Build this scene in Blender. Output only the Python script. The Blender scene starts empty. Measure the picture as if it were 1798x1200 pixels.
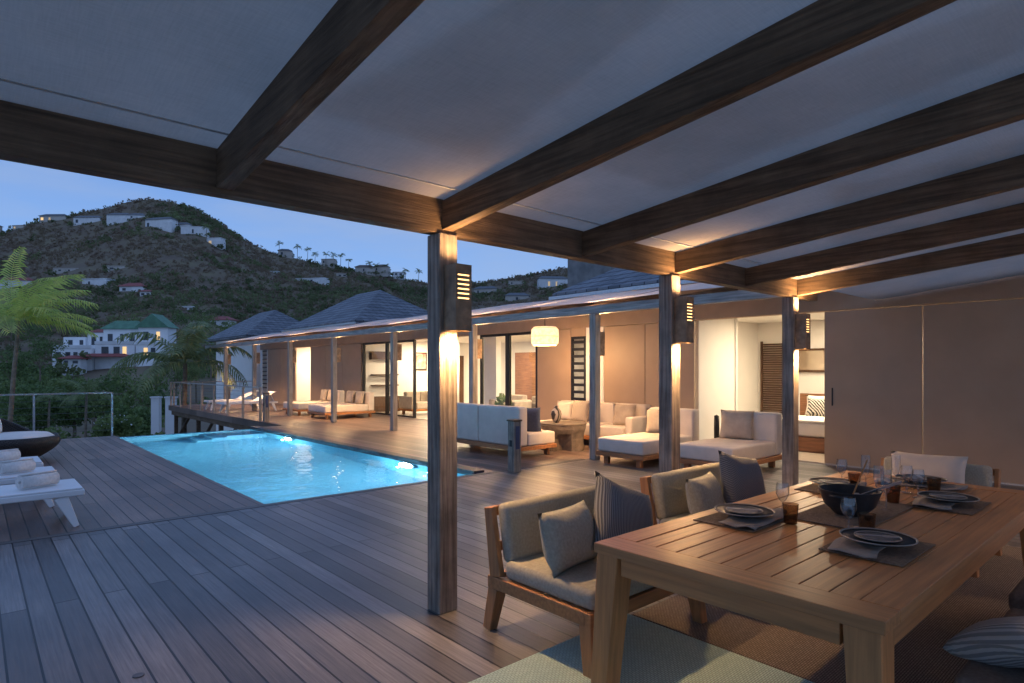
import bpy, bmesh, math, random
from mathutils import Vector, Matrix, noise
random.seed(11)
PI=math.pi
scene=bpy.context.scene; C=scene.collection
H=1.6; FPX=1070.0; CX=899.0; HY=650.0
FX,FY=0.6640,0.7477; RX,RY=0.7477,-0.6640
YAW=-math.atan2(FX,FY)
def wxy(a,d): return (d*(FX+RX*a), d*(FY+RY*a))
def gp(px,py,z=0.0):
    d=FPX*(H-z)/(py-HY); x,y=wxy((px-CX)/FPX,d); return Vector((x,y,z))
# ---------------------------------------------------------------- mesh builder
class MB:
    def __init__(s): s.v=[]; s.f=[]
    def add(s,vs,fs):
        n=len(s.v); s.v.extend([tuple(p) for p in vs]); s.f.extend([tuple(i+n for i in f) for f in fs]); return s
    def box(s,x0,x1,y0,y1,z0,z1):
        return s.add([(x0,y0,z0),(x1,y0,z0),(x1,y1,z0),(x0,y1,z0),(x0,y0,z1),(x1,y0,z1),(x1,y1,z1),(x0,y1,z1)],
              [(0,3,2,1),(4,5,6,7),(0,1,5,4),(1,2,6,5),(2,3,7,6),(3,0,4,7)])
    def bar(s,p,q,w,h,w2=None,h2=None):
        p=Vector(p);q=Vector(q);w2=w if w2 is None else w2;h2=h if h2 is None else h2
        d=(q-p).normalized(); up=Vector((0,1,0)) if abs(d.z)>.75 else Vector((0,0,1))
        a=d.cross(up).normalized(); b=a.cross(d).normalized()
        vs=[]
        for c,ww,hh in ((p,w,h),(q,w2,h2)):
            for i,j in ((-1,-1),(1,-1),(1,1),(-1,1)): vs.append(c+a*(i*ww/2)+b*(j*hh/2))
        return s.add(vs,[(0,3,2,1),(4,5,6,7),(0,1,5,4),(1,2,6,5),(2,3,7,6),(3,0,4,7)])
    def tube(s,pts,rad,n=8):
        pts=[Vector(p) for p in pts]; vs=[];fs=[]
        if not isinstance(rad,(list,tuple)): rad=[rad]*len(pts)
        for i,p in enumerate(pts):
            d=(pts[min(i+1,len(pts)-1)]-pts[max(i-1,0)]).normalized()
            up=Vector((1,0,0)) if abs(d.z)>.75 else Vector((0,0,1))
            a=d.cross(up).normalized(); b=a.cross(d)
            for k in range(n):
                t=2*PI*k/n; vs.append(p+(a*math.cos(t)+b*math.sin(t))*rad[i])
        for i in range(len(pts)-1):
            for k in range(n):
                fs.append((i*n+k,i*n+(k+1)%n,(i+1)*n+(k+1)%n,(i+1)*n+k))
        fs.append(tuple(range(n))[::-1]); fs.append(tuple((len(pts)-1)*n+k for k in range(n)))
        return s.add(vs,fs)
    def lathe(s,prof,n=24,c=(0,0,0),cap=True):
        vs=[];fs=[];m=len(prof)
        for r,z in prof:
            for k in range(n):
                t=2*PI*k/n; vs.append((c[0]+r*math.cos(t),c[1]+r*math.sin(t),c[2]+z))
        for i in range(m-1):
            for k in range(n): fs.append((i*n+k,i*n+(k+1)%n,(i+1)*n+(k+1)%n,(i+1)*n+k))
        if cap and prof[0][0]>1e-4: fs.append(tuple(range(n))[::-1])
        if cap and prof[-1][0]>1e-4: fs.append(tuple((m-1)*n+k for k in range(n)))
        return s.add(vs,fs)
    def hip(s,x0,x1,y0,y1,z,h,ov=.3,th=.12):
        x0-=ov;x1+=ov;y0-=ov;y1+=ov; dx=x1-x0;dy=y1-y0
        if dx>=dy: r0=(x0+dy/2,(y0+y1)/2,z+h); r1=(x1-dy/2,(y0+y1)/2,z+h)
        else: r0=((x0+x1)/2,y0+dx/2,z+h); r1=((x0+x1)/2,y1-dx/2,z+h)
        b=[(x0,y0,z),(x1,y0,z),(x1,y1,z),(x0,y1,z)]; t=[(p[0],p[1],z+th) for p in b]
        vs=b+t+[r0,r1]; fs=[(0,3,2,1),(0,1,5,4),(1,2,6,5),(2,3,7,6),(3,0,4,7)]
        if dx>=dy: fs+=[(4,5,9,8),(5,6,9),(6,7,8,9),(7,4,8)]
        else: fs+=[(4,5,8),(5,6,9,8),(6,7,9),(7,4,8,9)]
        return s.add(vs,fs)
    def pillow(s,w,h,t,n=12):
        vs=[];fs=[]
        for sg in (-1,1):
            for i in range(n+1):
                for j in range(n+1):
                    u=-1+2*i/n; v=-1+2*j/n
                    e=max(0,(1-abs(u)**3)*(1-abs(v)**3))**.55
                    k=1-.07*(1-abs(v)**2)*abs(u)**2; l=1-.07*(1-abs(u)**2)*abs(v)**2
                    vs.append((u*k*w/2, sg*e*t/2*(1+.10*math.sin(4*u+2*v)*math.cos(3*v))+.008*math.sin(5*u+3*v), v*l*h/2))
        m=(n+1)*(n+1)
        for q in range(2):
            for i in range(n):
                for j in range(n):
                    a=q*m+i*(n+1)+j; fs.append((a,a+1,a+n+2,a+n+1) if q else (a,a+n+1,a+n+2,a+1))
        return s.add(vs,fs)
    def obj(s,name,mat,parent=None,loc=(0,0,0),rot=(0,0,0),smooth=False,bev=0,seg=2,world=False,weld=False):
        me=bpy.data.meshes.new(name); vs=s.v
        if world and parent:
            L=parent.location; vs=[(v[0]-L[0],v[1]-L[1],v[2]-L[2]) for v in vs]
        me.from_pydata(vs,[],s.f)
        if len(s.f)<20000:
            bm=bmesh.new(); bm.from_mesh(me)
            if weld: bmesh.ops.remove_doubles(bm,verts=bm.verts,dist=.0005)
            bmesh.ops.recalc_face_normals(bm,faces=bm.faces); bm.to_mesh(me); bm.free()
        if smooth: me.polygons.foreach_set('use_smooth',[True]*len(me.polygons))
        me.materials.append(mat); me.update()
        o=bpy.data.objects.new(name,me); C.objects.link(o); o.location=loc; o.rotation_euler=rot
        if parent: o.parent=parent
        if bev:
            b=o.modifiers.new('b','BEVEL'); b.width=bev; b.segments=seg; b.limit_method='ANGLE'; b.angle_limit=.6
        return o
def tag(o,label,cat,group=None):
    o['label']=label; o['category']=cat
    if group: o['group']=group
    return o
def thing(name,label,cat,loc=(0,0,0),rz=0,group=None):
    o=bpy.data.objects.new(name,None); C.objects.link(o); o.location=loc; o.rotation_euler=(0,0,rz); o.empty_display_size=.1
    return tag(o,label,cat,group)
def struct(o,kind='structure'): o['kind']=kind; return o
def dup(root,loc,rz=None,label=None,group=None):
    r=root.copy(); C.objects.link(r); r.location=loc
    if rz is not None: r.rotation_euler=(0,0,rz)
    if label: r['label']=label
    if group: r['group']=group
    for ch in list(root.children):
        c=ch.copy(); C.objects.link(c); c.parent=r
        for g in list(ch.children):
            e=g.copy(); C.objects.link(e); e.parent=c
    return r
# ---------------------------------------------------------------- materials
def newmat(name):
    m=bpy.data.materials.new(name); m.use_nodes=True; nt=m.node_tree; nt.nodes.clear()
    out=nt.nodes.new('ShaderNodeOutputMaterial'); return m,nt,out
def N(nt,t,**k):
    n=nt.nodes.new(t)
    for a,b in k.items(): setattr(n,a,b)
    return n
def mul(c,k): return (min(1,c[0]*k),min(1,c[1]*k),min(1,c[2]*k),1)
def coords(nt,stretch=(1,1,1),rot=(0,0,0)):
    tc=N(nt,'ShaderNodeTexCoord'); mp=N(nt,'ShaderNodeMapping'); mp.inputs['Scale'].default_value=stretch; mp.inputs['Rotation'].default_value=rot
    nt.links.new(tc.outputs['Object'],mp.inputs['Vector']); return mp.outputs['Vector']
def mixc(nt,fac,a,b,mode='MIX'):
    m=N(nt,'ShaderNodeMix',data_type='RGBA',blend_type=mode)
    for s,v in ((0,fac),(6,a),(7,b)):
        if hasattr(v,'is_linked') : nt.links.new(v,m.inputs[s])
        else: m.inputs[s].default_value=v
    return m.outputs[2]
def mat(name,c,rough=.6,var=.2,scale=6,bump=0,bscale=40,stretch=(1,1,1),metal=0,spec=.4,c2=None,trans=0,glow=0,fine=0,clear=0,blotch=0):
    m,nt,out=newmat(name); v=coords(nt,stretch)
    n=N(nt,'ShaderNodeTexNoise'); n.inputs['Scale'].default_value=scale; n.inputs['Detail'].default_value=6; nt.links.new(v,n.inputs['Vector'])
    r=N(nt,'ShaderNodeMapRange'); r.inputs['From Min'].default_value=.3; r.inputs['From Max'].default_value=.7; nt.links.new(n.outputs['Fac'],r.inputs['Value'])
    col=mixc(nt,r.outputs['Result'],mul(c,1-var),mul(c2,1) if c2 else mul(c,1+var))
    if blotch:
        vb=coords(nt,(1,1,1)); nb=N(nt,'ShaderNodeTexNoise'); nb.inputs['Scale'].default_value=2.3; nb.inputs['Detail'].default_value=7; nb.inputs['Roughness'].default_value=.65; nt.links.new(vb,nb.inputs['Vector'])
        rb=N(nt,'ShaderNodeMapRange'); rb.inputs['From Min'].default_value=.35; rb.inputs['From Max'].default_value=.65; rb.inputs['To Min'].default_value=1-blotch; rb.inputs['To Max'].default_value=1+blotch; nt.links.new(nb.outputs['Fac'],rb.inputs['Value'])
        col=mixc(nt,1.0,col,rb.outputs[0],'MULTIPLY')
    if fine:
        for st in ((130,9,1),(9,130,1)):
            mp=N(nt,'ShaderNodeMapping'); mp.inputs['Scale'].default_value=st; nt.links.new(v,mp.inputs['Vector'])
            nf=N(nt,'ShaderNodeTexNoise'); nf.inputs['Scale'].default_value=1; nf.inputs['Detail'].default_value=2; nt.links.new(mp.outputs[0],nf.inputs['Vector'])
            rf=N(nt,'ShaderNodeMapRange'); rf.inputs['From Min'].default_value=.3; rf.inputs['From Max'].default_value=.7; rf.inputs['To Min'].default_value=1-fine; rf.inputs['To Max'].default_value=1+fine*.6; nt.links.new(nf.outputs['Fac'],rf.inputs['Value'])
            col=mixc(nt,1.0,col,rf.outputs[0],'MULTIPLY')
    b=N(nt,'ShaderNodeBsdfPrincipled'); nt.links.new(col,b.inputs['Base Color'])
    b.inputs['Roughness'].default_value=rough; b.inputs['Metallic'].default_value=metal; b.inputs['Specular IOR Level'].default_value=spec
    if glow: nt.links.new(col,b.inputs['Emission Color']); b.inputs['Emission Strength'].default_value=glow
    if bump:
        n2=N(nt,'ShaderNodeTexNoise'); n2.inputs['Scale'].default_value=bscale; n2.inputs['Detail'].default_value=4; nt.links.new(v,n2.inputs['Vector'])
        bp=N(nt,'ShaderNodeBump'); bp.inputs['Strength'].default_value=bump; bp.inputs['Distance'].default_value=.02
        nt.links.new(n2.outputs['Fac'],bp.inputs['Height']); nt.links.new(bp.outputs['Normal'],b.inputs['Normal'])
    sh=b.outputs[0]
    for k,typ in ((trans,'ShaderNodeBsdfTranslucent'),(clear,'ShaderNodeBsdfTransparent')):
        if k:
            t=N(nt,typ)
            if k is trans: nt.links.new(col,t.inputs['Color'])
            ms=N(nt,'ShaderNodeMixShader'); ms.inputs[0].default_value=k
            nt.links.new(sh,ms.inputs[1]); nt.links.new(t.outputs[0],ms.inputs[2]); sh=ms.outputs[0]
    nt.links.new(sh,out.inputs[0]); return m
def wood(name,c,axis='x',rough=.55,var=.35,bump=.35,spec=.4,blotch=.12,k=14):
    st={'x':(.9,k,k),'y':(k,.9,k),'z':(k,k,.9)}[axis]
    return mat(name,c,rough,var,2.2,bump,6,st,spec=spec,blotch=blotch)
def emis(name,c,s):
    m,nt,out=newmat(name); v=coords(nt); n=N(nt,'ShaderNodeTexNoise'); n.inputs['Scale'].default_value=3; nt.links.new(v,n.inputs['Vector'])
    col=mixc(nt,n.outputs['Fac'],mul(c,.85),mul(c,1)); e=N(nt,'ShaderNodeEmission'); e.inputs['Strength'].default_value=s
    nt.links.new(col,e.inputs['Color']); nt.links.new(e.outputs[0],out.inputs[0]); return m
def glass(name,tint,base=.04,k=.8,rough=.02,bump=0,bscale=4,refr=False,rim=0):
    m,nt,out=newmat(name); v=coords(nt)
    if refr: t=N(nt,'ShaderNodeBsdfRefraction'); t.inputs['IOR'].default_value=1.33; t.inputs['Roughness'].default_value=.10
    else: t=N(nt,'ShaderNodeBsdfTransparent')
    t.inputs['Color'].default_value=(*tint,1)
    g=N(nt,'ShaderNodeBsdfGlossy'); g.inputs['Roughness'].default_value=rough
    f=N(nt,'ShaderNodeLayerWeight'); f.inputs['Blend'].default_value=.5; ms=N(nt,'ShaderNodeMixShader')
    pw=N(nt,'ShaderNodeMath',operation='POWER'); pw.inputs[1].default_value=5; nt.links.new(f.outputs['Facing'],pw.inputs[0])
    ma=N(nt,'ShaderNodeMath',operation='MULTIPLY_ADD'); ma.inputs[1].default_value=k; ma.inputs[2].default_value=base; nt.links.new(pw.outputs[0],ma.inputs[0])
    if rim:
        p2=N(nt,'ShaderNodeMath',operation='POWER'); p2.inputs[1].default_value=2; nt.links.new(f.outputs['Facing'],p2.inputs[0])
        nt.links.new(mixc(nt,p2.outputs[0],(*tint,1),(tint[0]*rim,tint[1]*rim,tint[2]*rim,1)),t.inputs['Color'])
    if bump:
        n=N(nt,'ShaderNodeTexNoise'); n.inputs['Scale'].default_value=bscale; n.inputs['Detail'].default_value=3; nt.links.new(v,n.inputs['Vector'])
        bp=N(nt,'ShaderNodeBump'); bp.inputs['Strength'].default_value=bump; bp.inputs['Distance'].default_value=.05
        nt.links.new(n.outputs['Fac'],bp.inputs['Height']); nt.links.new(bp.outputs['Normal'],g.inputs['Normal'])
        if refr: nt.links.new(bp.outputs['Normal'],t.inputs['Normal'])
    nt.links.new(ma.outputs[0],ms.inputs[0]); nt.links.new(t.outputs[0],ms.inputs[1]); nt.links.new(g.outputs[0],ms.inputs[2]); nt.links.new(ms.outputs[0],out.inputs[0]); return m
def bricks(name,c1,c2,cm,w,h,mortar,rot=0,rough=.6,bump=.5,grain=True,off=.37,mode='xy',spec=.4):
    m,nt,out=newmat(name); tc=N(nt,'ShaderNodeTexCoord')
    if mode=='xy':
        mp=N(nt,'ShaderNodeMapping'); mp.inputs['Rotation'].default_value=(0,0,rot); nt.links.new(tc.outputs['Object'],mp.inputs['Vector']); v=mp.outputs['Vector']
    else:
        sx=N(nt,'ShaderNodeSeparateXYZ'); nt.links.new(tc.outputs['Object'],sx.inputs[0]); ad=N(nt,'ShaderNodeMath',operation='ADD'); nt.links.new(sx.outputs[0],ad.inputs[0]); nt.links.new(sx.outputs[1],ad.inputs[1])
        cb=N(nt,'ShaderNodeCombineXYZ'); nt.links.new(ad.outputs[0],cb.inputs[0]); nt.links.new(sx.outputs[2],cb.inputs[1]); v=cb.outputs[0]
    b=N(nt,'ShaderNodeTexBrick'); b.offset=off; b.offset_frequency=2
    b.inputs['Color1'].default_value=(*c1,1); b.inputs['Color2'].default_value=(*c2,1); b.inputs['Mortar'].default_value=(*cm,1)
    b.inputs['Scale'].default_value=1; b.inputs['Mortar Size'].default_value=mortar; b.inputs['Brick Width'].default_value=w; b.inputs['Row Height'].default_value=h; b.inputs['Mortar Smooth'].default_value=.1
    nt.links.new(v,b.inputs['Vector']); col=b.outputs['Color']
    p=N(nt,'ShaderNodeBsdfPrincipled'); p.inputs['Roughness'].default_value=rough; p.inputs['Specular IOR Level'].default_value=spec
    hgt=N(nt,'ShaderNodeMath',operation='MULTIPLY_ADD'); hgt.inputs[1].default_value=-1; nt.links.new(b.outputs['Fac'],hgt.inputs[0])
    if grain:
        m2=N(nt,'ShaderNodeMapping'); m2.inputs['Scale'].default_value=(1.0,30,1); nt.links.new(v,m2.inputs['Vector'])
        n=N(nt,'ShaderNodeTexNoise'); n.inputs['Scale'].default_value=2; n.inputs['Detail'].default_value=9; n.inputs['Roughness'].default_value=.66; nt.links.new(m2.outputs[0],n.inputs['Vector'])
        r=N(nt,'ShaderNodeMapRange'); r.inputs['From Min'].default_value=.28; r.inputs['From Max'].default_value=.72; r.inputs['To Min'].default_value=.5; r.inputs['To Max'].default_value=1.4; nt.links.new(n.outputs['Fac'],r.inputs['Value'])
        n3=N(nt,'ShaderNodeTexNoise'); n3.inputs['Scale'].default_value=.9; n3.inputs['Detail'].default_value=7; nt.links.new(v,n3.inputs['Vector'])
        r3=N(nt,'ShaderNodeMapRange'); r3.inputs['From Min'].default_value=.3; r3.inputs['From Max'].default_value=.7; nt.links.new(n3.outputs['Fac'],r3.inputs['Value'])
        tint=mixc(nt,r3.outputs[0],(.66,.66,.68,1),(1.22,1.18,1.14,1))
        col=mixc(nt,1.0,col,r.outputs[0],'MULTIPLY'); col=mixc(nt,1.0,col,tint,'MULTIPLY')
        g=N(nt,'ShaderNodeMath',operation='MULTIPLY'); g.inputs[1].default_value=.2; nt.links.new(n.outputs['Fac'],g.inputs[0]); nt.links.new(g.outputs[0],hgt.inputs[2])
        rr=N(nt,'ShaderNodeMapRange'); rr.inputs['To Min'].default_value=rough-.12; rr.inputs['To Max'].default_value=rough+.15; nt.links.new(n.outputs['Fac'],rr.inputs['Value']); nt.links.new(rr.outputs[0],p.inputs['Roughness'])
    bp=N(nt,'ShaderNodeBump'); bp.inputs['Strength'].default_value=bump; bp.inputs['Distance'].default_value=.01
    nt.links.new(hgt.outputs[0],bp.inputs['Height']); nt.links.new(bp.outputs[0],p.inputs['Normal'])
    nt.links.new(col,p.inputs['Base Color']); nt.links.new(p.outputs[0],out.inputs[0]); return m
def stripes(name,c1,c2,scale,axis='X',rough=.9,thin=.5,dist=0):
    m,nt,out=newmat(name); v=coords(nt); w=N(nt,'ShaderNodeTexWave',wave_type='BANDS',bands_direction=axis); w.inputs['Scale'].default_value=scale; w.inputs['Distortion'].default_value=dist
    nt.links.new(v,w.inputs['Vector']); r=N(nt,'ShaderNodeMapRange'); r.inputs['From Min'].default_value=thin-.12; r.inputs['From Max'].default_value=thin+.12; nt.links.new(w.outputs['Fac'],r.inputs['Value'])
    p=N(nt,'ShaderNodeBsdfPrincipled'); p.inputs['Roughness'].default_value=rough; p.inputs['Specular IOR Level'].default_value=.2
    bp=N(nt,'ShaderNodeBump'); bp.inputs['Strength'].default_value=.4; bp.inputs['Distance'].default_value=.006; nt.links.new(w.outputs['Fac'],bp.inputs['Height']); nt.links.new(bp.outputs[0],p.inputs['Normal'])
    nt.links.new(mixc(nt,r.outputs[0],(*c1,1),(*c2,1)),p.inputs['Base Color']); nt.links.new(p.outputs[0],out.inputs[0]); return m
M={}
M['deck']=bricks('grey_deck_boards',(.088,.085,.086),(.225,.212,.208),(.004,.004,.004),5.2,.142,.006,PI/2,.38,.8,spec=.5)
M['deck2']=bricks('reddish_deck_boards',(.115,.074,.058),(.25,.172,.138),(.004,.004,.004),4.4,.142,.006,PI/2,.36,.8,spec=.5)
M['trim']=mat('deck_trim_wood',(.11,.10,.095),.45,.3,2,.3,8,(.6,14,14))
bw=(.14,.09,.055)
M['grey_x']=wood('weathered_wood_x',bw,'x',.65,.42,.4,.25,.25,20); M['grey_y']=wood('weathered_wood_y',bw,'y',.65,.42,.4,.25,.25,20); M['grey_z']=wood('weathered_wood_z',(.25,.205,.165),'z',.65,.5,.6,.3,.3,18)
M['sil_z']=wood('silvered_wood_z',(.30,.27,.23),'z'); M['sil_y']=wood('silvered_wood_y',(.30,.28,.26),'y'); M['sil_x']=wood('silvered_wood_x',(.34,.31,.28),'x')
tk=(.46,.215,.08)
M['teak_x']=wood('teak_x',tk,'x',.36,.22,.06,.5,.05,22); M['teak_y']=wood('teak_y',tk,'y',.36,.22,.06,.5,.05,22); M['teak_z']=wood('teak_z',tk,'z',.42,.22,.06,.4,.05,22)
M['chair_x']=wood('chair_teak_x',(.37,.175,.07),'x',.45,.22,.06,.4,.05,22); M['chair_z']=wood('chair_teak_z',(.37,.175,.07),'z',.45,.22,.06,.4,.05,22)
M['teakred_x']=wood('red_teak_x',(.36,.15,.055),'x',.45,.25,.1)
M['canvas']=mat('shade_canvas',(.48,.435,.375),.9,.13,.6,.12,260,(1,1,1),0,.1,None,.48,0,.05,0,.05)
M['shadow_film']=mat('canopy_shadow_film',(.42,.40,.37),.9,.1,.5,0,1,clear=.72)  # half-clear grey film that stands in for shade on the canopy
M['canvas2']=mat('white_canvas',(.75,.73,.70),.9,.06,2,.1,200,(1,1,1),0,.1,None,.4)
M['white_fab']=mat('cream_upholstery',(.62,.54,.46),.95,.07,5,.25,180,spec=.15)
M['beige_fab']=mat('beige_fabric',(.45,.37,.29),.95,.12,8,.3,220,spec=.15)
M['olive_fab']=mat('grey_beige_linen',(.38,.365,.30),.95,.14,60,.4,240,spec=.12)
M['brown_fab']=mat('dark_brown_fabric',(.17,.14,.12),.95,.2,60,.4,240,spec=.12)
M['stripe_dark']=stripes('mid_grey_ribbed_fabric',(.09,.095,.105),(.25,.255,.26),26,'X')
M['stripe_pale']=stripes('pale_striped_fabric',(.24,.235,.23),(.45,.43,.41),18,'X')
M['stripe_dots']=stripes('grey_speckled_fabric',(.09,.095,.105),(.22,.225,.235),45,'DIAGONAL')
M['stripe_beige']=stripes('beige_striped_fabric',(.55,.47,.38),(.19,.15,.12),20,'X',thin=.72)
M['navy_fab']=mat('navy_fabric',(.06,.075,.12),.95,.2,60,.3,240)
M['stripe_vase']=stripes('striped_glaze',(.42,.36,.30),(.05,.045,.045),4.5,'X',.35,.5,2.5)
M['greek']=stripes('black_white_weave',(.6,.56,.5),(.03,.03,.03),9,'DIAGONAL',.9,.5,3)
M['white_plas']=mat('white_plastic',(.74,.74,.74),.4,.04,4)
M['towel']=mat('cream_towel',(.84,.79,.74),1,.10,40,.7,160)
M['tan']=mat('tan_panel',(.385,.275,.19),.5,.06,2,.05,60)
M['tan_wall']=mat('tan_render',(.35,.25,.175),.8,.08,3,.15,90)
M['white_wall']=mat('white_plaster',(.82,.79,.74),.85,.03,2,.06,80)
M['ceil']=mat('ceiling_plaster',(.8,.78,.74),.9,.02,2)
M['floor']=bricks('stone_tiles',(.40,.34,.28),(.44,.38,.32),(.26,.22,.19),.6,.6,.004,0,.3,.1,False,0)
M['black_al']=mat('black_aluminium',(.02,.02,.022),.4,.15,8,metal=.3)
M['lamp_box']=mat('bronze_lamp_metal',(.25,.165,.10),.6,.35,9,.15,60,metal=.15,blotch=.25)
M['steel']=mat('brushed_steel',(.45,.45,.46),.35,.1,20,metal=.9); M['dsteel']=mat('dull_dark_steel',(.13,.13,.135),.5,.2,20,metal=.5)
M['slate']=bricks('slate_shingles',(.10,.11,.125),(.19,.20,.22),(.02,.02,.025),.32,.135,.012,0,.6,.9,False,.5,'z')
M['concrete']=mat('raw_concrete',(.20,.19,.18),.9,.25,3,.4,30)
M['conc_table']=mat('brown_concrete',(.16,.125,.096),.85,.35,7,.5,30)
M['glass']=glass('window_glass',(.82,.83,.82),.05,.5)
M['clear']=glass('clear_glass',(.90,.915,.93),.13,.9,rim=.4)
M['amber']=glass('smoky_brown_glass',(.42,.29,.19),.08,.7,rim=.35)
M['water']=glass('pool_water',(.82,.97,1.0),.02,.50,.05,.5,1.9,True)
M['pool']=bricks('pool_mosaic',(.17,.40,.52),(.22,.47,.60),(.26,.48,.6),.05,.05,.003,0,.3,.1,False,0)
M['tile_dark']=mat('dark_waterline_stone',(.06,.058,.06),.4,.3,8,.1,60)
M['lens']=emis('lamp_lens',(1,.58,.22),26); M['slot']=emis('lamp_slot',(1,.56,.20),4)
M['pool_lens']=emis('pool_lamp_lens',(.88,.97,1),110)
M['lit']=emis('lit_window_warm',(1,.66,.32),1.2); M['lit2']=emis('lit_window_pale',(1,.8,.55),.5)
M['dark_win']=mat('dark_window',(.05,.055,.065),.2,.2,3)
M['lantern']=mat('woven_lantern',(.95,.78,.52),.8,.16,14,.4,70,trans=.3,glow=.9,c2=(1,.90,.70))
M['black']=mat('black_lacquer',(.015,.015,.016),.3,.2,5)
M['black_plate']=mat('black_stoneware',(.03,.031,.034),.45,.3,14,spec=.25); M['blue_plate']=mat('navy_rim_stoneware',(.036,.046,.06),.42,.35,18,spec=.25)
M['white_plate']=mat('speckled_stoneware',(.17,.17,.172),.4,.3,30,spec=.3); M['rim']=mat('pale_plate_rim',(.27,.25,.225),.4,.2,20)
M['mat']=mat('woven_placemat',(.21,.16,.12),.95,.25,70,.6,160,spec=.1); M['napkin']=mat('grey_napkin',(.32,.28,.245),.95,.12,20,.3,200,spec=.1)
M['rug']=bricks('pale_woven_mat',(.47,.66,.61),(.57,.76,.70),(.28,.38,.34),.03,.012,.0022,0,.95,.5,False,.5,spec=.1)
M['rug2']=bricks('brown_woven_mat',(.25,.205,.165),(.32,.265,.215),(.11,.09,.07),.03,.012,.0022,0,.95,.5,False,.5,spec=.1)
M['wicker']=bricks('dark_wicker',(.05,.042,.038),(.085,.07,.06),(.008,.008,.008),.05,.022,.005,0,.6,1,False,.5,'z')
M['dark_wood']=wood('dark_wenge',(.09,.045,.025),'z',.5,.3,.1); M['red_wood']=wood('red_brown_wood',(.22,.10,.05),'y',.5,.3,.1)
M['bed_white']=mat('bed_linen',(.75,.70,.64),.95,.05,5,.3,30)
M['art']=mat('art_print',(.75,.66,.55),.7,.05,4,c2=(.55,.10,.05))
M['mirror']=mat('mirror_face',(.5,.42,.33),.1,.1,2,metal=.6)
M['soil']=mat('dry_hillside',(.23,.16,.115),.95,.35,.09,.5,.8,c2=(.19,.155,.09))
M['scrub']=mat('dry_scrub',(.36,.25,.18),.95,.35,.03,c2=(.27,.215,.13),trans=.45); M['bush']=mat('green_bush',(.14,.18,.075),.9,.4,.04,c2=(.23,.25,.115),trans=.45)
M['leaf']=mat('dark_leaf',(.10,.165,.052),.6,.5,1.2,c2=(.20,.28,.09),trans=.4)
M['leaf2']=mat('mid_leaf',(.15,.225,.07),.6,.4,1.2,c2=(.26,.32,.105),trans=.4)
M['flower']=mat('white_blossom',(.8,.8,.78),.8,.05,3)
M['palm_uplit']=mat('uplit_palm_leaf',(.42,.58,.10),.5,.25,2,c2=(.75,.76,.20),trans=.42); M['palm_dark']=mat('dark_palm_leaf',(.15,.21,.08),.5,.4,2,c2=(.32,.36,.15),trans=.38)  # first leaf colour has the left palm's uplight painted in
M['bark']=mat('palm_bark',(.20,.155,.11),.9,.35,6,.7,20); M['asphalt']=mat('asphalt',(.055,.055,.055),.9,.2,3)
M['h_white']=mat('white_render',(.68,.67,.66),.8,.10,.5); M['h_cream']=mat('cream_render',(.48,.43,.38),.8,.1,.5); M['b_white']=mat('bright_white_render',(.84,.83,.82),.8,.07,.5)
M['r_grey']=mat('grey_roofing',(.14,.145,.155),.7,.2,1); M['r_red']=mat('red_roofing',(.28,.075,.065),.7,.2,1); M['r_green']=mat('green_roofing',(.10,.22,.135),.6,.2,1); M['r_brown']=mat('brown_roofing',(.14,.10,.08),.7,.2,1)
M['alarm']=mat('dark_blue_plate',(.05,.065,.13),.4,.2,3)
# ---------------------------------------------------------------- deck, pool
PR=5.85
T=.22
def deck(name,m,rects,skirts):
    b=MB()
    for x0,x1,y0,y1 in rects: b.add([(x0,y0,0),(x1,y0,0),(x1,y1,0),(x0,y1,0)],[(0,1,2,3)])
    for x0,y0,x1,y1,t in skirts: b.add([(x0,y0,0),(x1,y1,0),(x1,y1,-t),(x0,y0,-t)],[(0,1,2,3)])
    struct(b.obj(name,m))
deck('deck',M['deck'],[(-6,10.83,-3,7.32)],[(2.62,7.32,PR,7.32,.035),(-6,-3,10.83,-3,T),(-6,-3,-6,7.32,T)])
deck('pool_deck',M['deck2'],[(-6,2.62,7.32,17.5),(PR,10.83,7.32,17.5),(6.7,10.83,17.5,31)],[(2.62,7.32,2.62,17.5,.035),(PR,7.32,PR,17.5,.035),(-6,17.5,2.62,17.5,T),(PR,17.5,6.7,17.5,T),(6.7,17.5,6.7,31,T),(6.7,31,10.83,31,T),(-6,7.32,-6,17.5,T)])
b=MB(); b.box(-6,8.2,7.27,7.38,-.05,.004); struct(b.obj('deck_edge',M['trim']))
b=MB(); b.box(PR-.05,PR+.16,7.42,17.5,-.045,.035); struct(b.obj('pool_coping',M['tile_dark']))
b=MB()
for y in (18,21,24,27,30.6): b.box(6.85,6.99,y-.07,y+.07,-5.5,-.24); b.bar((6.92,y,-1.6),(7.6,y,-.3),.1,.1)
b.box(6.8,6.95,17.6,30.9,-.42,-.225); b.box(9,9.2,17.6,30.9,-.42,-.225)
struct(b.obj('deck_frame',M['grey_y']))
P2=PR+.02
PP=[(2.60,7.36),(P2,7.36),(P2,17.45),(2.60,17.45)]
b=MB(); n=len(PP)
for i in range(n):
    p,q=PP[i],PP[(i+1)%n]; zt=-.036 if i!=2 else -.055; b.add([(p[0],p[1],-1.35),(q[0],q[1],-1.35),(q[0],q[1],zt),(p[0],p[1],zt)],[(0,1,2,3)])
b.add([(2.6,7.36,-1.35),(P2,7.36,-1.35),(P2,17.45,-1.35),(2.6,17.45,-1.35)],[(0,1,2,3)])
b.box(2.58,P2+.02,17.48,17.64,-1.6,-.056)
for k in range(3): b.box(4.2+.35*k,P2-.003,16.5,17.447,-1.345 if k==0 else -1.0+.30*(k-1),-1.0+.30*k)
struct(b.obj('pool_basin',M['pool']))
WZ=-.05
b=MB()
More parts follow.
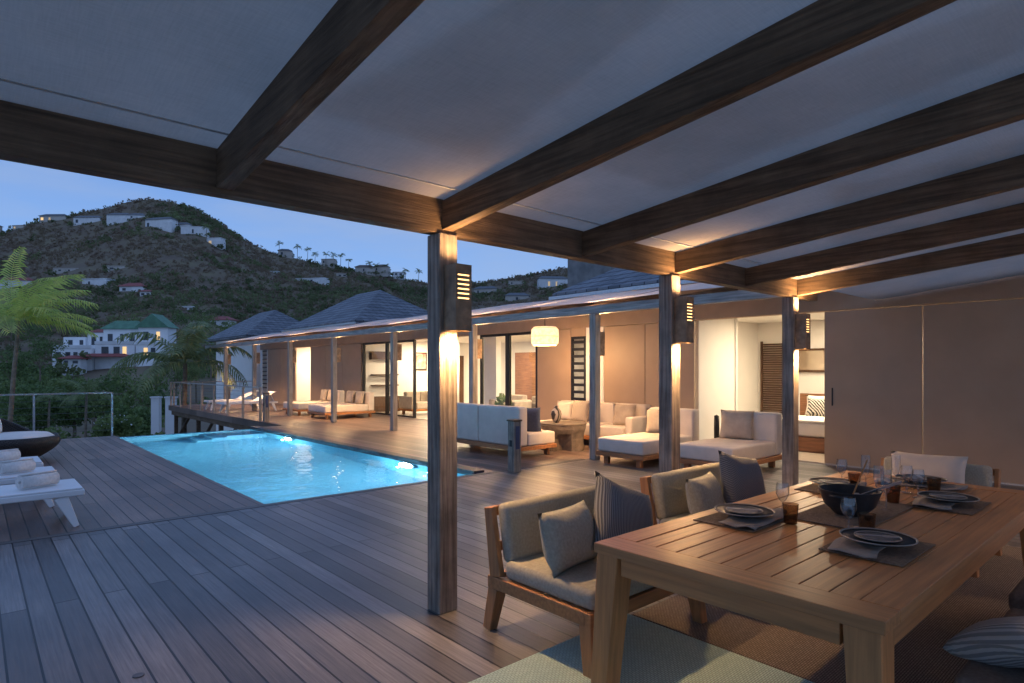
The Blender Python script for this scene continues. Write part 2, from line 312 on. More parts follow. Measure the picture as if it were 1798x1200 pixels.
b.add([(2.6,7.385,WZ),(P2,7.385,WZ),(P2,17.62,WZ),(2.6,17.62,WZ)],[(0,1,2,3)])
wo=struct(b.obj('pool_water',M['water']))
if wo.data.polygons[0].normal.z<0: wo.data.flip_normals()
def light(kind,loc,power,color,size=.05,rot=(0,0,0),**k):
    l=bpy.data.lights.new('lamp_light',kind); l.energy=power; l.color=color
    if kind=='AREA':
        l.size=size; 
        if 'sy' in k: l.shape='RECTANGLE'; l.size_y=k['sy']
    else: l.shadow_soft_size=size
    if kind=='SPOT': l.spot_size=k.get('ang',2.4); l.spot_blend=k.get('blend',.8)
    o=bpy.data.objects.new('lamp_light',l); C.objects.link(o); o.location=loc; o.rotation_euler=rot; return o
WARM=(1,.575,.25)
for (x,y,lab,pw) in ((PR,9.4,'round underwater pool lamp glowing in the wall nearest the seating',330),(PR,14.8,'round underwater pool lamp glowing at the far end of the pool',360)):
    t=thing('pool_lamp',lab,'pool lamp',(x,y,-.36),PI/2)
    MB().lathe([(.0,.0),(.25,0),(.25,.03),(.22,.045)],20).obj('rim',M['steel'],t,rot=(PI/2,0,PI))
    MB().lathe([(.0,.05),(.22,.047),(.22,.03),(0,.03)],20).obj('lens',M['pool_lens'],t,rot=(PI/2,0,PI))
    light('POINT',(x-.2,y,-.45),pw,(.45,.86,1.0),.015)
# ---------------------------------------------------------------- dining pergola
PY0=3.36
def cz(y): return 2.715+.101*(PY0-y)
t=thing('dining_pergola','weathered timber pergola with stretched canvas roof over the dining table','pergola',(2.36,PY0,0))
for x in (2.36,5.0,7.6):
    MB().box(x-.073,x+.073,PY0-.073,PY0+.073,0,2.5).obj('post',M['grey_z'],t,world=True,bev=.008)
    MB().box(x-.073,x+.073,-2.67,-2.53,0,cz(-2.6)-.21).obj('post',M['grey_z'],t,world=True,bev=.008)  # unseen rear posts, added to carry the warm fill lamps
MB().box(-4,8.28,PY0-.055,PY0+.055,2.502,2.738).obj('lintel',M['grey_x'],t,world=True,bev=.004)
for x in (-.37,.97,2.36,3.73,5.05,6.4,7.7):
    y0,y1=PY0-.058,-2.6; r=MB(); w=.042
    vs=[]
    for y in (y0,y1):
        for dz in (-.20,-.006):
            for s in (-w,w): vs.append((x+s,y,cz(y)+dz))
    r.add(vs,[(0,1,3,2),(4,6,7,5),(0,4,5,1),(2,3,7,6),(0,2,6,4),(1,5,7,3)]); r.obj('rafter',M['grey_y'],t,world=True,bev=.004)
r=MB(); nx,ny=88,24
for i in range(nx+1):
    for j in range(ny+1):
        x=-4+14.78*i/nx; y=3.42-6.1*j/ny
        r.v.append((x,y,cz(y)+.002+((.012*abs(math.sin(PI*(x+.37)/1.34))+.006*noise.noise((x*1.3,y*.8,2))) if j>2 else 0)))
for i in range(nx):
    for j in range(ny): a=i*(ny+1)+j; r.f.append((a,a+1,a+ny+2,a+ny+1))
r.obj('canvas_roof',M['canvas'],t,world=True,smooth=True)
r=MB(); r.box(-4,8,3.10,3.12,cz(3.11)-.005,cz(3.11)-.0015); r.obj('canvas_seam',M['canvas2'],t,world=True)
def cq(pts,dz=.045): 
    r=MB(); r.add([(x,y,cz(y)+dz) for x,y in pts],[tuple(range(len(pts)))]); r.obj('canopy_shadow_patch',M['shadow_film'],t,world=True)  # sheet laid above the canvas to imitate a shadow patch
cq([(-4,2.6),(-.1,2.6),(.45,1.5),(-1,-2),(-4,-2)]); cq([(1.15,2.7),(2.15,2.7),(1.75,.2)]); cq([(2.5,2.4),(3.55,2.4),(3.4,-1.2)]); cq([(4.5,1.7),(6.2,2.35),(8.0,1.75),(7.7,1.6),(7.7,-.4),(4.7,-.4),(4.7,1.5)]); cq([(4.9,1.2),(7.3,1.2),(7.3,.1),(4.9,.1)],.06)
def sconce_parts(t):
    b=MB(); w,d,h=.064,.13,.215
    b.box(-w,w,-.010,0,-h,h); b.box(-w,-w+.008,-d+.008,-.010,-h,h); b.box(w-.008,w,-d+.008,-.010,-h,h); b.box(-w+.008,w-.008,-d+.008,-.010,h-.008,h)
    ns_=6; z0=-.01; st=.030; gap=.010
    b.box(-w,w,-d,-d+.008,-h,z0)
    for i in range(ns_):
        za=z0+i*st; b.box(-w,-w+.016,-d,-d+.008,za,za+gap); b.box(w-.016,w,-d,-d+.008,za,za+gap); b.box(-w,w,-d,-d+.008,za+gap,(za+st) if i<ns_-1 else h)
    b.obj('housing',M['lamp_box'],t)
    f=MB(); f.box(-w+.012,w-.012,-d+.012,-d+.016,-.015,.165); f.obj('glowing_slots',M['slot'],t)
    MB().lathe([(0,-.19),(.035,-.19),(.035,-.15),(0,-.15)],16,(0,-.065,0)).obj('bulb',M['lens'],t)
s0=None
sc=[(2.385,PY0-.075,2.07,0,'box wall lamp on the nearest pergola post beside the pool',115,.16),
    (5.03,PY0-.075,2.07,0,'box wall lamp on the middle post of the dining pergola',165,.3),
    (7.63,PY0-.075,2.07,0,'box wall lamp on the pergola post nearest the bedroom door',180,.5),
    (5.0,-2.528,2.07,PI,'added unseen box lamp on the middle rear post, warming the dining table',250,.8),
    (2.36,-2.528,2.07,PI,'added unseen box lamp on the rear post behind the near end of the table',90,.1),(7.6,-2.528,2.07,PI,'added unseen box lamp on the rear post, warming the tan wall',460,1.0)]  # rear-post lamps are added out of view as warm fill
FP=[7.17,10.7,14.1,17.65,21.1,24.7,28.3]
nm=['nearest the two chaises','behind the cream sofa','third from the near end','by the nearer far daybed','fifth from the near end','sixth from the near end','at the far end']
for y,q in zip(FP,nm): sc.append((8.422,y,2.07,PI/2,'house-facing box lamp on the veranda post '+q,340,.35))
for i,(x,y,z,rz,lab,pw,upf) in enumerate(sc):
    if s0 is None:
        s0=thing('wall_lamp',lab,'wall lamp',(x,y,z),rz,'box lamps on the pergola posts'); sconce_parts(s0)
    else: dup(s0,(x,y,z),rz,lab)
    ox,oy=math.sin(rz)*.068,-math.cos(rz)*.068
    light('SPOT',(x+ox,y+oy,z-.222),pw,WARM,.04,(0,0,0),ang=2.85,blend=1)
    light('SPOT',(x+ox*1.6,y+oy*1.6,z+.235),pw*upf,WARM,.04,(PI,0,0),ang=2.85,blend=1)
# ---------------------------------------------------------------- far pergola
t=thing('veranda_pergola','long silvered timber pergola with white canvas along the house front','pergola',(8.35,15,0))
for y in FP: MB().box(8.28,8.42,y-.07,y+.07,0,2.6).obj('post',M['sil_z'],t,world=True,bev=.006)
MB().box(8.29,8.41,3.46,31.2,2.602,2.75).obj('lintel',M['sil_y'],t,world=True,bev=.006)
for k in range(16):
    y=4.0+1.76*k; MB().bar((8.42,y,2.70),(10.74,y,3.14),.07,.13).obj('rafter',M['grey_x'],t,world=True)
for k in range(8):
    y0=3.6+3.44*k; y1=y0+3.36; r=MB(); n=6
    for i in range(n+1):
        for j in range(3):
            x=8.2+2.5*i/n; y=y0+(y1-y0)*j/2; r.v.append((x,y,2.79+.21*(x-8.2)+(.03 if j==1 else 0)-.02*math.sin(PI*i/n)))
    for i in range(n):
        for j in range(2): a=i*3+j; r.f.append((a,a+1,a+4,a+3))
    r.obj('canvas_panel',M['canvas2'],t,world=True,smooth=True)
# ---------------------------------------------------------------- villa
FXP=10.85
v=thing('villa','long low villa with tan sliding panels, lit rooms and grey hip roofs','villa',(FXP,15,0))
def part(name,m,boxes,bev=0):
    b=MB()
    for q in boxes: b.box(*q)
    return b.obj(name,m,v,world=True,bev=bev)
for y0,y1 in ((-2.4,1.35),(1.36,2.785),(2.80,4.22),(6.72,7.9),(7.915,9.04),(10.08,11.24),(20.68,22.2),(22.215,23.7),(23.715,25.18),(26.82,28.5),(28.515,30.2)):
    p=part('sliding_panel',M['tan'],[(FXP,FXP+.06,y0,y1,.02,2.585)],.004)
part('panel_handle',M['black_al'],[(FXP-.012,FXP-.001,4.08,4.10,1.0,1.3)])
part('header_wall',M['tan_wall'],[(FXP-.02,FXP+.2,-2.4,31.2,2.60,3.25)])
for y0,y1 in ((9.06,9.59),(30.9,31.2),(30.22,30.3)): part('end_wall',M['white_wall'],[(FXP,FXP+.2,y0,y1,0.02,2.598)])
part('wall_base',M['concrete'],[(10.84,17,-2.4,31.2,-6,-.01)])
lw=part('louvre_window',M['black_al'],[(FXP,FXP+.06,9.60,9.66,.5,2.4),(FXP,FXP+.06,10.02,10.07,.5,2.4),(FXP,FXP+.06,9.66,10.02,2.34,2.4),(FXP,FXP+.06,9.66,10.02,.5,.56)]+[(FXP,FXP+.06,9.66,10.02,.7+.17*k,.77+.17*k) for k in range(10)])
part('window_surround',M['tan'],[(FXP+.002,FXP+.2,9.6,10.07,.02,.498)]); part('window_surround',M['tan'],[(FXP+.002,FXP+.2,9.6,10.07,2.402,2.598)])
lw2=part('louvre_window',M['black_al'],[(FXP,FXP+.06,30.3,30.9,.7+.2*k,.76+.2*k) for k in range(10)])
def door(y0,y1,pane=True):
    f=MB(); f.box(FXP+.04,FXP+.12,y0,y0+.07,.02,2.595); f.box(FXP+.04,FXP+.12,y1-.07,y1,.02,2.595); f.box(FXP+.04,FXP+.12,y0+.07,y1-.07,2.53,2.595); f.box(FXP+.04,FXP+.12,y0+.07,y1-.07,.02,.07)
    o=f.obj('glazed_door',M['black_al'],v,world=True)
    if pane:
        x=FXP+.08; g=MB().add([(x,y0+.07,.07),(x,y1-.07,.07),(x,y1-.07,2.53),(x,y0+.07,2.53)],[(0,1,2,3)]).obj('pane',M['glass'],o); L=v.location
        g.location=(-L[0],-L[1],-L[2])
for y0,y1 in ((11.28,12.45),(12.47,13.64),(18.9,20.64),(17.1,18.88)): door(y0,y1)
part('ceiling',M['ceil'],[(11.06,17,-2.4,31.2,2.75,2.9)])
part('flat_roof',M['concrete'],[(FXP+.2,17.2,-2.4,31.2,3.1,3.3)])
struct(MB().box(FXP,17,-2.4,31.2,-.008,.018).obj('interior_floor',M['floor']))
part('partition',M['white_wall'],[(FXP+.21,12.55,6.74,6.86,.02,2.748)])
part('partition',M['white_wall'],[(FXP+.21,17,9.2,9.32,.02,2.748)])
part('partition',M['white_wall'],[(FXP+.21,17,20.7,20.82,.02,2.748)])
part('partition',M['white_wall'],[(FXP+.21,17,-2.3,-2.2,.02,2.748)])
part('back_wall',M['white_wall'],[(14.6,14.72,-2.2,9.2,.02,2.748)])
part('back_wall',M['white_wall'],[(16.9,17,9.32,20.7,.02,2.748)])
part('bathroom_wall',M['teakred_x'],[(13,13.1,24.9,29.5,.02,2.748)])
part('bathroom_wall',M['white_wall'],[(FXP+.21,13,27.2,27.3,.02,2.748)])
part('bathroom_wall',M['white_wall'],[(FXP+.21,13,24.8,24.9,.02,2.748)])
MB().lathe([(.16,.02),(.16,2.748)],20,(12.6,17.2,0)).obj('round_column',M['white_wall'],v,world=True,smooth=True)
MB().box(12.3,12.5,14.6,15.2,.02,2.748).obj('pier',M['white_wall'],v,world=True)
part('door_jamb',M['white_wall'],[(12.5,12.556,6.70,6.738,.02,2.748)])
part('interior_door',M['dark_wood'],[(14.7,15.6,20.64,20.695,.02,2.2)])
part('interior_door',M['dark_wood'],[(16.84,16.895,14.2,15.1,.02,2.2)])
part('closet_front',M['red_wood'],[(16.5,16.895,16.2,18.4,.02,2.3)])
part('partition',M['white_wall'],[(13.6,14.598,7.25,7.33,.02,2.748)])
ld=part('louvre_door',M['dark_wood'],[(14.54,14.598,6.58,6.62,.02,2.3),(14.54,14.598,7.12,7.16,.02,2.3)]+[(14.55,14.59,6.62,7.12,.06+.055*k,.095+.055*k) for k in range(40)])
part('tv_niche',M['dark_wood'],[(11.2,12.4,20.45,20.69,.02,.6)]); part('wall_cabinet',M['dark_wood'],[(11.2,12.4,20.5,20.69,2.0,2.3)])
for z in (1.0,1.4): part('shelf',M['dark_wood'],[(11.25,12.35,20.48,20.69,z,z+.04)])
def hiproof(x0,x1,y0,y1,z,h,walls=True):
    MB().hip(x0,x1,y0,y1,z,h,.25).obj('hip_roof',M['slate'],v,world=True)
    if walls: part('pavilion_wall',M['white_wall'],[(x0+.3,x1,y0,y1,2.9 if y0<31 else -6,z-.002)])
hiproof(10.75,15,20.7,27,3.32,1.65); hiproof(10.75,15,32.5,39.3,3.3,1.7); hiproof(10.75,17,-2.4,10.1,3.32,2.0,False)
part('gutter',M['steel'],[(10.42,10.5,20.4,27.3,3.28,3.36)]); part('gutter',M['steel'],[(10.42,10.5,-2.6,10.4,3.28,3.36)])
part('block_tower',M['concrete'],[(16.2,18.2,13.2,15.2,0,5.7)])
def ceil_light(x,y,p,sx=.25,sy=.25): light('AREA',(x,y,2.70),p*1.3,(1,.80,.54),sx,(0,0,0),sy=sy)
ceil_light(12.4,5.2,72); ceil_light(13.7,4.2,75); ceil_light(13.3,8.2,62); ceil_light(12.2,12.2,130); ceil_light(14.5,13.6,120); ceil_light(12.6,16,165); ceil_light(15.2,17.4,100); ceil_light(13.2,19.4,130); ceil_light(11.9,26,110)
# ---------------------------------------------------------------- dining table and chairs
TX0,TX1,TY0,TY1=2.3,5.55,.70,1.98
t=thing('dining_table','large teak dining table laid with plates, glasses and a black bowl','table',((TX0+TX1)/2,(TY0+TY1)/2,0))
L,W=(TX1-TX0)/2,(TY1-TY0)/2
for s in (-1,1): MB().box(min(s*L,s*(L-.16)),max(s*L,s*(L-.16)),-W,W,.702,.75).obj('end_board',M['teak_y'],t,bev=.003)
b=MB(); b.box(-L+.162,L-.162,-W,-W+.13,.702,.75); b.box(-L+.162,L-.162,W-.13,W,.702,.75)
k=9; sw=(2*W-.264)/k
for i in range(k): b.box(-L+.163,L-.163,-W+.133+i*sw,-W+.133+(i+1)*sw-.005,.707,.748)
b.obj('tabletop',M['teak_x'],t,bev=.003)
for s in (-1,1):
    MB().box(-L+.16,L-.16,min(s*(W-.02),s*(W-.06)),max(s*(W-.02),s*(W-.06)),.615,.70).obj('side_apron',M['teak_x'],t,bev=.003)
    MB().box(min(s*(L-.02),s*(L-.06)),max(s*(L-.02),s*(L-.06)),-W+.15,W-.15,.615,.70).obj('end_apron',M['teak_y'],t,bev=.003)
for sx in (-1,1):
    for sy in (-1,1):
        MB().bar((sx*(L-.075),sy*(W-.075),.701),(sx*(L-.03),sy*(W-.04),0),.135,.125,.105,.095).obj('leg',M['teak_z'],t,bev=.005)
def chair(label,loc,rz,seatmat):
    t=thing('dining_chair',label,'chair',loc,rz,'low teak chairs around the dining table')
    w,d=.54,.42
    b=MB(); b.box(-w,w,-d,-d+.045,.26,.335); b.box(-w,-w+.045,-d+.045,d-.045,.26,.335); b.box(w-.045,w,-d+.045,d-.045,.26,.335); b.box(-w,w,d-.045,d,.26,.335)
    for i in range(6): b.box(-w+.05,w-.05,-d+.09+i*.12,-d+.15+i*.12,.30,.33)
    b.obj('seat_frame',M['chair_x'],t,bev=.005)
    for sx in (-1,1):
        MB().bar((sx*(w-.045),-d+.045,.259),(sx*(w-.02),-d+.01,0),.085,.085,.065,.065).obj('leg',M['chair_z'],t,bev=.005)
        MB().bar((sx*(w-.045),d-.045,.259),(sx*(w-.02),d-.0,0),.085,.085,.065,.065).obj('leg',M['chair_z'],t,bev=.005)
    b=MB(); b.bar((-w+.02,d-.07,.337),(-w+.02,d+.00,.75),.04,.10,.04,.07); b.bar((w-.02,d-.07,.337),(w-.02,d+.00,.75),.04,.10,.04,.07)
    b.bar((-w+.04,d+.022,.715),(w-.04,d+.022,.715),.03,.06); b.bar((-w+.04,d-.01,.50),(w-.04,d-.01,.50),.03,.06)
    b.obj('back_frame',M['chair_z'],t,bev=.005)
    MB().box(-w+.02,w-.02,-d+.0,d-.13,.337,.445).obj('seat_cushion',seatmat,t,bev=.035,seg=4,smooth=True)
    o=MB().box(-w+.05,w-.05,-.05,.05,-.175,.19).obj('back_cushion',seatmat,t,loc=(0,d-.095,.59),rot=(-.17,0,0),bev=.04,seg=4,smooth=True)
    return t
ch=[chair('low teak chair with grey beige cushions nearest the big pergola post',(2.93,2.50,0),0,M['olive_fab'])]
ch.append(dup(ch[0],(4.52,2.50,0),0,'low teak chair at the far end of the pool side of the table'))
r=dup(ch[0],(6.18,1.58,0),-PI/2,'low teak chair at the head of the dining table by the tan wall'); r.scale=(.84,1,1); ch.append(r)
ch.append(chair('low chair with brown cushion cut off at the bottom right corner',(3.30,.20,0),PI,M['brown_fab']))
ch.append(dup(ch[3],(4.55,.24,0),PI,'low chair with brown cushion at the right edge, far right of table'))
PM={}
def pillow(label,loc,w,h,t,rx,rz,m,ry=0):
    key=(w,h,t,m.name)
    if key not in PM:
        o=MB().pillow(w,h,t).obj('throw_pillow',m,smooth=True,weld=True); PM[key]=o.data
    else:
        o=bpy.data.objects.new('throw_pillow',PM[key]); C.objects.link(o)
    o.location=loc; o.rotation_euler=(rx,ry,rz); tag(o,label,'pillow','scatter pillows'); return o
pillow('plain grey beige pillow leaning on the nearest dining chair',(2.66,2.48,.61),.50,.36,.17,-.32,.15,M['olive_fab'])
pillow('mid grey ribbed pillow tilted against the nearest dining chair',(3.10,2.42,.645),.54,.50,.17,-.42,-.15,M['stripe_dark'],.40)
pillow('plain grey beige pillow on the second dining chair',(4.26,2.54,.605),.50,.36,.17,-.3,.15,M['olive_fab'])
pillow('grey speckled pillow on the second dining chair',(4.70,2.46,.67),.52,.50,.17,-.36,-.15,M['stripe_dots'],.2)
pillow('cream pillow on the chair at the head of the table',(6.36,1.60,.68),.58,.36,.16,-.25,-PI/2+.1,M['white_fab'])
pillow('pale striped pillow lying on the bottom right chair',(3.10,.44,.545),.46,.46,.16,-1.15,2.7,M['stripe_pale'])
t=MB().box(1.72,3.2,-.9,2.46,.002,.014).obj('woven_rug',M['rug']); tag(t,'pale grey green woven rug at the near end of the table','rug')
t=MB().box(3.215,7.0,-.9,2.44,.002,.013).obj('woven_rug',M['rug2']); tag(t,'brown woven rug under the far part of the dining table','rug')
plates=[(3.30,1.72,0,'at the near pool-side place',M['blue_plate']),(3.25,1.02,PI,'at the near right-hand place',M['blue_plate']),(4.62,1.05,PI,'at the far right-hand place',M['black_plate']),(4.62,1.73,0,'at the far pool-side place',M['black_plate']),(5.25,1.36,-PI/2,'at the head of the table',M['black_plate'])]
forks=MB(); forks.box(-.006,.006,-.09,.02,0,.003)
forks.box(-.012,.012,.02,.045,.0,.003)
for i in range(4): forks.box(-.0125+i*.007,-.0085+i*.007,.045,.09,0,.003)
for x,y,rz,q,pm in plates:
    o=MB().box(-.25,.25,-.175,.175,0,.005).obj('placemat',M['mat'],loc=(x,y,.7505),rot=(0,0,rz),bev=.002); tag(o,'brown woven placemat '+q,'placemat','placemats')
    n=MB(); nn=10
    for i in range(nn+1):
        for j in range(5):
            u=i/nn; w_=j/4; n.v.append((-.27+.54*u+.015*math.sin(9*w_), -.16+.20*w_+.012*math.sin(7*u), .009+.004*math.sin(14*u+3*w_)+.016*max(0,abs(u-.5)*2-.6)*(1+math.sin(8*w_))))
    for i in range(nn):
        for j in range(4): a=i*5+j; n.f.append((a,a+5,a+6,a+1))
    o=n.obj('napkin',M['napkin'],loc=(x,y,.7515),rot=(0,0,rz+.12),smooth=True); s=o.modifiers.new('s','SOLIDIFY'); s.thickness=.006; s.offset=1; tag(o,'folded grey napkin under the plates '+q,'napkin','napkins')
    t=thing('dinner_plate','wide dark dinner plate '+q,'plate',(x,y,.778),rz,'dinner plates')
    MB().lathe([(0,.0),(.09,.0),(.158,.020),(.160,.022),(.092,.006),(0,.006)],44).obj('dish',pm,t,smooth=True)
    MB().lathe([(.156,.0205),(.163,.023),(.1635,.0265),(.160,.0275),(.154,.0225)],44,cap=False).obj('rim',M['rim'],t,smooth=True)
    t=thing('side_plate','small grey speckled plate stacked on the dinner plate '+q,'plate',(x,y,.7855),rz,'side plates')
    MB().lathe([(0,.0),(.055,.0),(.096,.014),(.098,.016),(.055,.006),(0,.006)],36).obj('dish',M['white_plate'],t,smooth=True)
    MB().lathe([(.095,.0145),(.100,.016),(.1005,.019),(.097,.0195),(.093,.016)],36,cap=False).obj('rim',M['rim'],t,smooth=True)
    o=MB(); o.v=list(forks.v); o.f=list(forks.f); o=o.obj('fork',M['steel'],loc=(x,y-.0,.8055),rot=(0,0,rz+.5)); tag(o,'steel fork resting on the plate '+q,'fork','forks')
t=thing('serving_bowl','black serving bowl in the middle of the table','bowl',(3.86,1.36,.757))
MB().lathe([(0,.0),(.08,.0),(.135,.055),(.165,.14),(.168,.145),(.158,.142),(.13,.065),(.075,.014),(0,.012)],40).obj('basin',M['black_plate'],t,smooth=True)
for s in (-1,1): MB().tube([(s*.155,-.04,.115),(s*.20,-.03,.125),(s*.205,.03,.125),(s*.155,.04,.115)],.009,8).obj('handle',M['black_plate'],t,smooth=True)
o=MB().box(-.45,.45,-.2,.2,0,.005).obj('table_runner',M['mat'],loc=(3.95,1.37,.7505),bev=.002); tag(o,'brown woven mat under the black bowl','placemat')
for i,(ax,lab) in enumerate(((.4,'wooden serving spoon leaning left in the bowl'),(-.55,'grey serving spoon leaning right out of the bowl'))):
    s=MB(); s.bar((0,0,0),(0,0,.26),.014,.008); s.lathe([(0,-.045),(.02,-.03),(.026,0),(.018,.02),(0,.025)],12)
    o=s.obj('serving_spoon',M['steel'] if i else M['teak_z'],loc=(3.86+(.05 if i else -.03),1.36-.02,.85),rot=(.35,1.15 if i else .5,ax)); tag(o,lab,'spoon')
wine=[(0,.002),(.034,.002),(.034,.004),(.006,.01),(.004,.075),(.02,.09),(.037,.125),(.037,.155),(.032,.19)]
flute=[(0,.002),(.032,.002),(.032,.004),(.005,.01),(.004,.10),(.018,.12),(.03,.17),(.028,.25)]
tumb=[(0,.002),(.034,.002),(.042,.11)]
def gl(kind,px,py,lab):
    p=gp(px,py,.75); prof={'w':wine,'f':flute,'t':tumb}[kind]; g=MB().lathe(prof,24,cap=False)
    o=g.obj({'w':'wine_glass','f':'champagne_flute','t':'tumbler'}[kind],M['amber'] if kind=='t' else M['clear'],loc=(p.x,p.y,.751),smooth=True)
    tag(o,lab,{'w':'wine glass','f':'glass','t':'tumbler'}[kind],'glassware on the dining table')
gl('w',1490,938,'stemmed wine glass in front of the black bowl'); gl('t',1522,940,'brown tumbler right of the front wine glass'); gl('t',1388,920,'brown tumbler beside the near pool-side plates'); gl('w',1374,905,'wine glass behind the near pool-side brown tumbler')
gl('f',1543,888,'tall clear flute just right of the black bowl'); gl('f',1556,897,'second tall flute right of the black bowl'); gl('w',1612,875,'wine glass near the far right-hand place'); gl('t',1640,868,'brown tumbler near the far right-hand place'); gl('f',1520,862,'tall flute behind the black bowl'); gl('f',1573,862,'rearmost tall flute toward the head of the table'); gl('t',1500,858,'brown tumbler behind the black bowl')
gl('w',1592,866,'wine glass left of the far right-hand tumbler'); gl('w',1478,852,'wine glass left of the tumbler behind the bowl'); gl('t',1568,884,'brown tumbler beside the two tall flutes')
# ---------------------------------------------------------------- lounge furniture
def lounge(name,label,cat,loc,rz,w,d,nb,back=.88,arm=None,group=None,fab='white_fab'):
    t=thing(name,label,cat,loc,rz,group); hw,hd=w/2,d/2
    b=MB(); b.box(-hw,hw,-hd,-hd+.08,.14,.21); b.box(-hw,hw,hd-.08,hd,.14,.21); b.box(-hw,-hw+.08,-hd+.08,hd-.08,.14,.21); b.box(hw-.08,hw,-hd+.08,hd-.08,.14,.21); b.box(-hw+.08,hw-.08,-hd+.08,hd-.08,.17,.20)
    b.obj('platform',M['teakred_x'],t,bev=.006)
    for sx in (-1,1):
        for sy in (-1,1):
            q=MB(); q.box(sx*(hw-.16)-.045,sx*(hw-.16)+.045,sy*(hd-.12)-.035,sy*(hd-.12)+.035,0,.139); q.obj('leg',M['teakred_x'],t,bev=.004)
    al=.2 if arm in('l','b') else .02; ar=.2 if arm in('r','b') else .02
    sw=(w-al-ar)/nb
    for i in range(nb):
        x0=-hw+al+i*sw
        MB().box(x0+.004,x0+sw-.004,-hd+.02,hd-.26,.212,.445).obj('seat_cushion',M[fab],t,bev=.035,seg=4,smooth=True)
        MB().box(x0+.004,x0+sw-.004,hd-.25,hd-.02,.212,back).obj('backrest',M[fab],t,bev=.045,seg=4,smooth=True)
    if arm in('l','b'): MB().box(-hw+.02,-hw+.195,-hd+.05,hd-.02,.212,.66).obj('armrest',M[fab],t,bev=.04,seg=4,smooth=True)
    if arm in('r','b'): MB().box(hw-.195,hw-.02,-hd+.05,hd-.02,.212,.66).obj('armrest',M[fab],t,bev=.04,seg=4,smooth=True)
    return t
lounge('sofa','cream sofa seen from behind on a teak platform beside the coffee table','sofa',(7.80,9.25,0),PI/2,2.4,.98,2,.93)
lounge('sofa','cream corner sofa against the tan wall with several pillows','sofa',(10.2,8.75,0),-PI/2,2.7,1.0,3,.88,'r')
lounge('chaise','cream chaise on teak base left of the other near chaise','chaise',(8.92,6.4,0),-PI/2,1.0,1.74,1,.9,None,'chaises on the veranda')
lounge('chaise','cream chaise on teak base closest to the bedroom door','chaise',(9.15,5.0,0),-PI/2,1.0,1.65,1,.9,None,'chaises on the veranda')
lounge('daybed','cream daybed on the far veranda, nearer of the two','daybed',(9.4,19.3,0),-PI/2,1.4,1.8,1,.85,None,'far daybeds')
lounge('daybed','cream daybed on the far veranda, farther of the two','daybed',(9.4,21.5,0),-PI/2,1.4,1.8,1,.85,None,'far daybeds')
pillow('pink beige pillow on the left near chaise',(9.42,6.55,.66),.5,.46,.16,-.2,-PI/2+.3,M['beige_fab'])
pillow('beige pillow on the chaise closest to the bedroom',(9.62,5.15,.68),.55,.5,.17,-.22,-PI/2+.25,M['beige_fab'])
pillow('cream pillow at the left end of the corner sofa',(10.3,9.75,.66),.5,.45,.16,-.2,-PI/2+.1,M['white_fab'])
pillow('large striped beige pillow on the corner sofa',(10.22,9.2,.68),.56,.5,.17,-.22,-PI/2-.1,M['stripe_beige'])
pillow('cream pillow by the arm of the corner sofa',(10.2,7.95,.66),.5,.46,.16,-.2,-PI/2+.2,M['beige_fab'])
pillow('navy pillow tucked in the near corner of the sofa seen from behind',(7.82,8.34,.66),.5,.5,.16,-.2,PI/2+.5,M['navy_fab'])
for y,q,m in ((19.0,'right pillow on the nearer far daybed','beige_fab'),(19.7,'left pillow on the nearer far daybed','beige_fab'),(21.2,'right pillow on the farther far daybed','beige_fab'),(21.8,'left pillow on the farther far daybed','stripe_beige')):
    pillow('beige '+q,(9.92,y,.66),.52,.46,.16,-.2,-PI/2,M[m])
t=thing('coffee_table','dark brown concrete block coffee table with arched cut-outs beneath','table',(9.0,8.6,0))
b=MB(); n=32; prof=[(.47,.0),(.465,.12),(.46,.24),(.475,.34),(.50,.42),(.51,.50)]
for r,z in prof:
    for k in range(n):
        a=2*PI*k/n
        rr=r*(1+.05*math.cos(4*a))
        if z<.3: rr-=.20*max(0,math.cos(4*a+PI))**.6*(1-z/.3)**.5
        b.v.append((rr*math.cos(a),rr*math.sin(a),z))
for i in range(len(prof)-1):
    for k in range(n): b.f.append((i*n+k,i*n+(k+1)%n,(i+1)*n+(k+1)%n,(i+1)*n+k))
b.f.append(tuple((len(prof)-1)*n+k for k in range(n))); b.f.append(tuple(range(n))[::-1])
b.obj('base',M['conc_table'],t); MB().lathe([(0,.502),(.48,.502),(.50,.508),(.50,.53),(.49,.535),(0,.535)],32).obj('top',M['conc_table'],t)
o=MB().lathe([(0,0),(.05,.0),(.09,.08),(.11,.17),(.095,.24),(.055,.28),(.04,.31),(.05,.34),(.04,.34),(.03,.31),(0,.30)],28).obj('vase',M['stripe_vase'],loc=(8.85,8.62,.536),smooth=True); tag(o,'round striped vase on the coffee table','vase')
t=thing('pendant_lamp','glowing woven lantern hanging under the veranda','lamp',(9.5,9.6,2.14))
MB().lathe([(.25,0),(.30,.05),(.31,.2),(.30,.35),(.25,.41),(.24,.41),(.285,.34),(.295,.2),(.285,.06),(.24,0.01)],36,cap=False).obj('lamp_shade',M['lantern'],t,smooth=True)
b=MB(); 
for z,r in ((.03,.286),(.2,.314),(.38,.286)): b.lathe([(r-.004,z-.003),(r,z-.003),(r,z+.003),(r-.004,z+.003)],28,cap=False)
b.obj('hoops',M['teak_z'],t); MB().tube([(0,0,.29),(0,0,.80)],.008,6).obj('cord',M['black'],t); MB().lathe([(0,.12),(.05,.15),(.06,.21),(.03,.27),(0,.28)],14).obj('bulb',M['lens'],t,smooth=True)
light('POINT',(9.5,9.6,2.08),180,WARM,.15); 
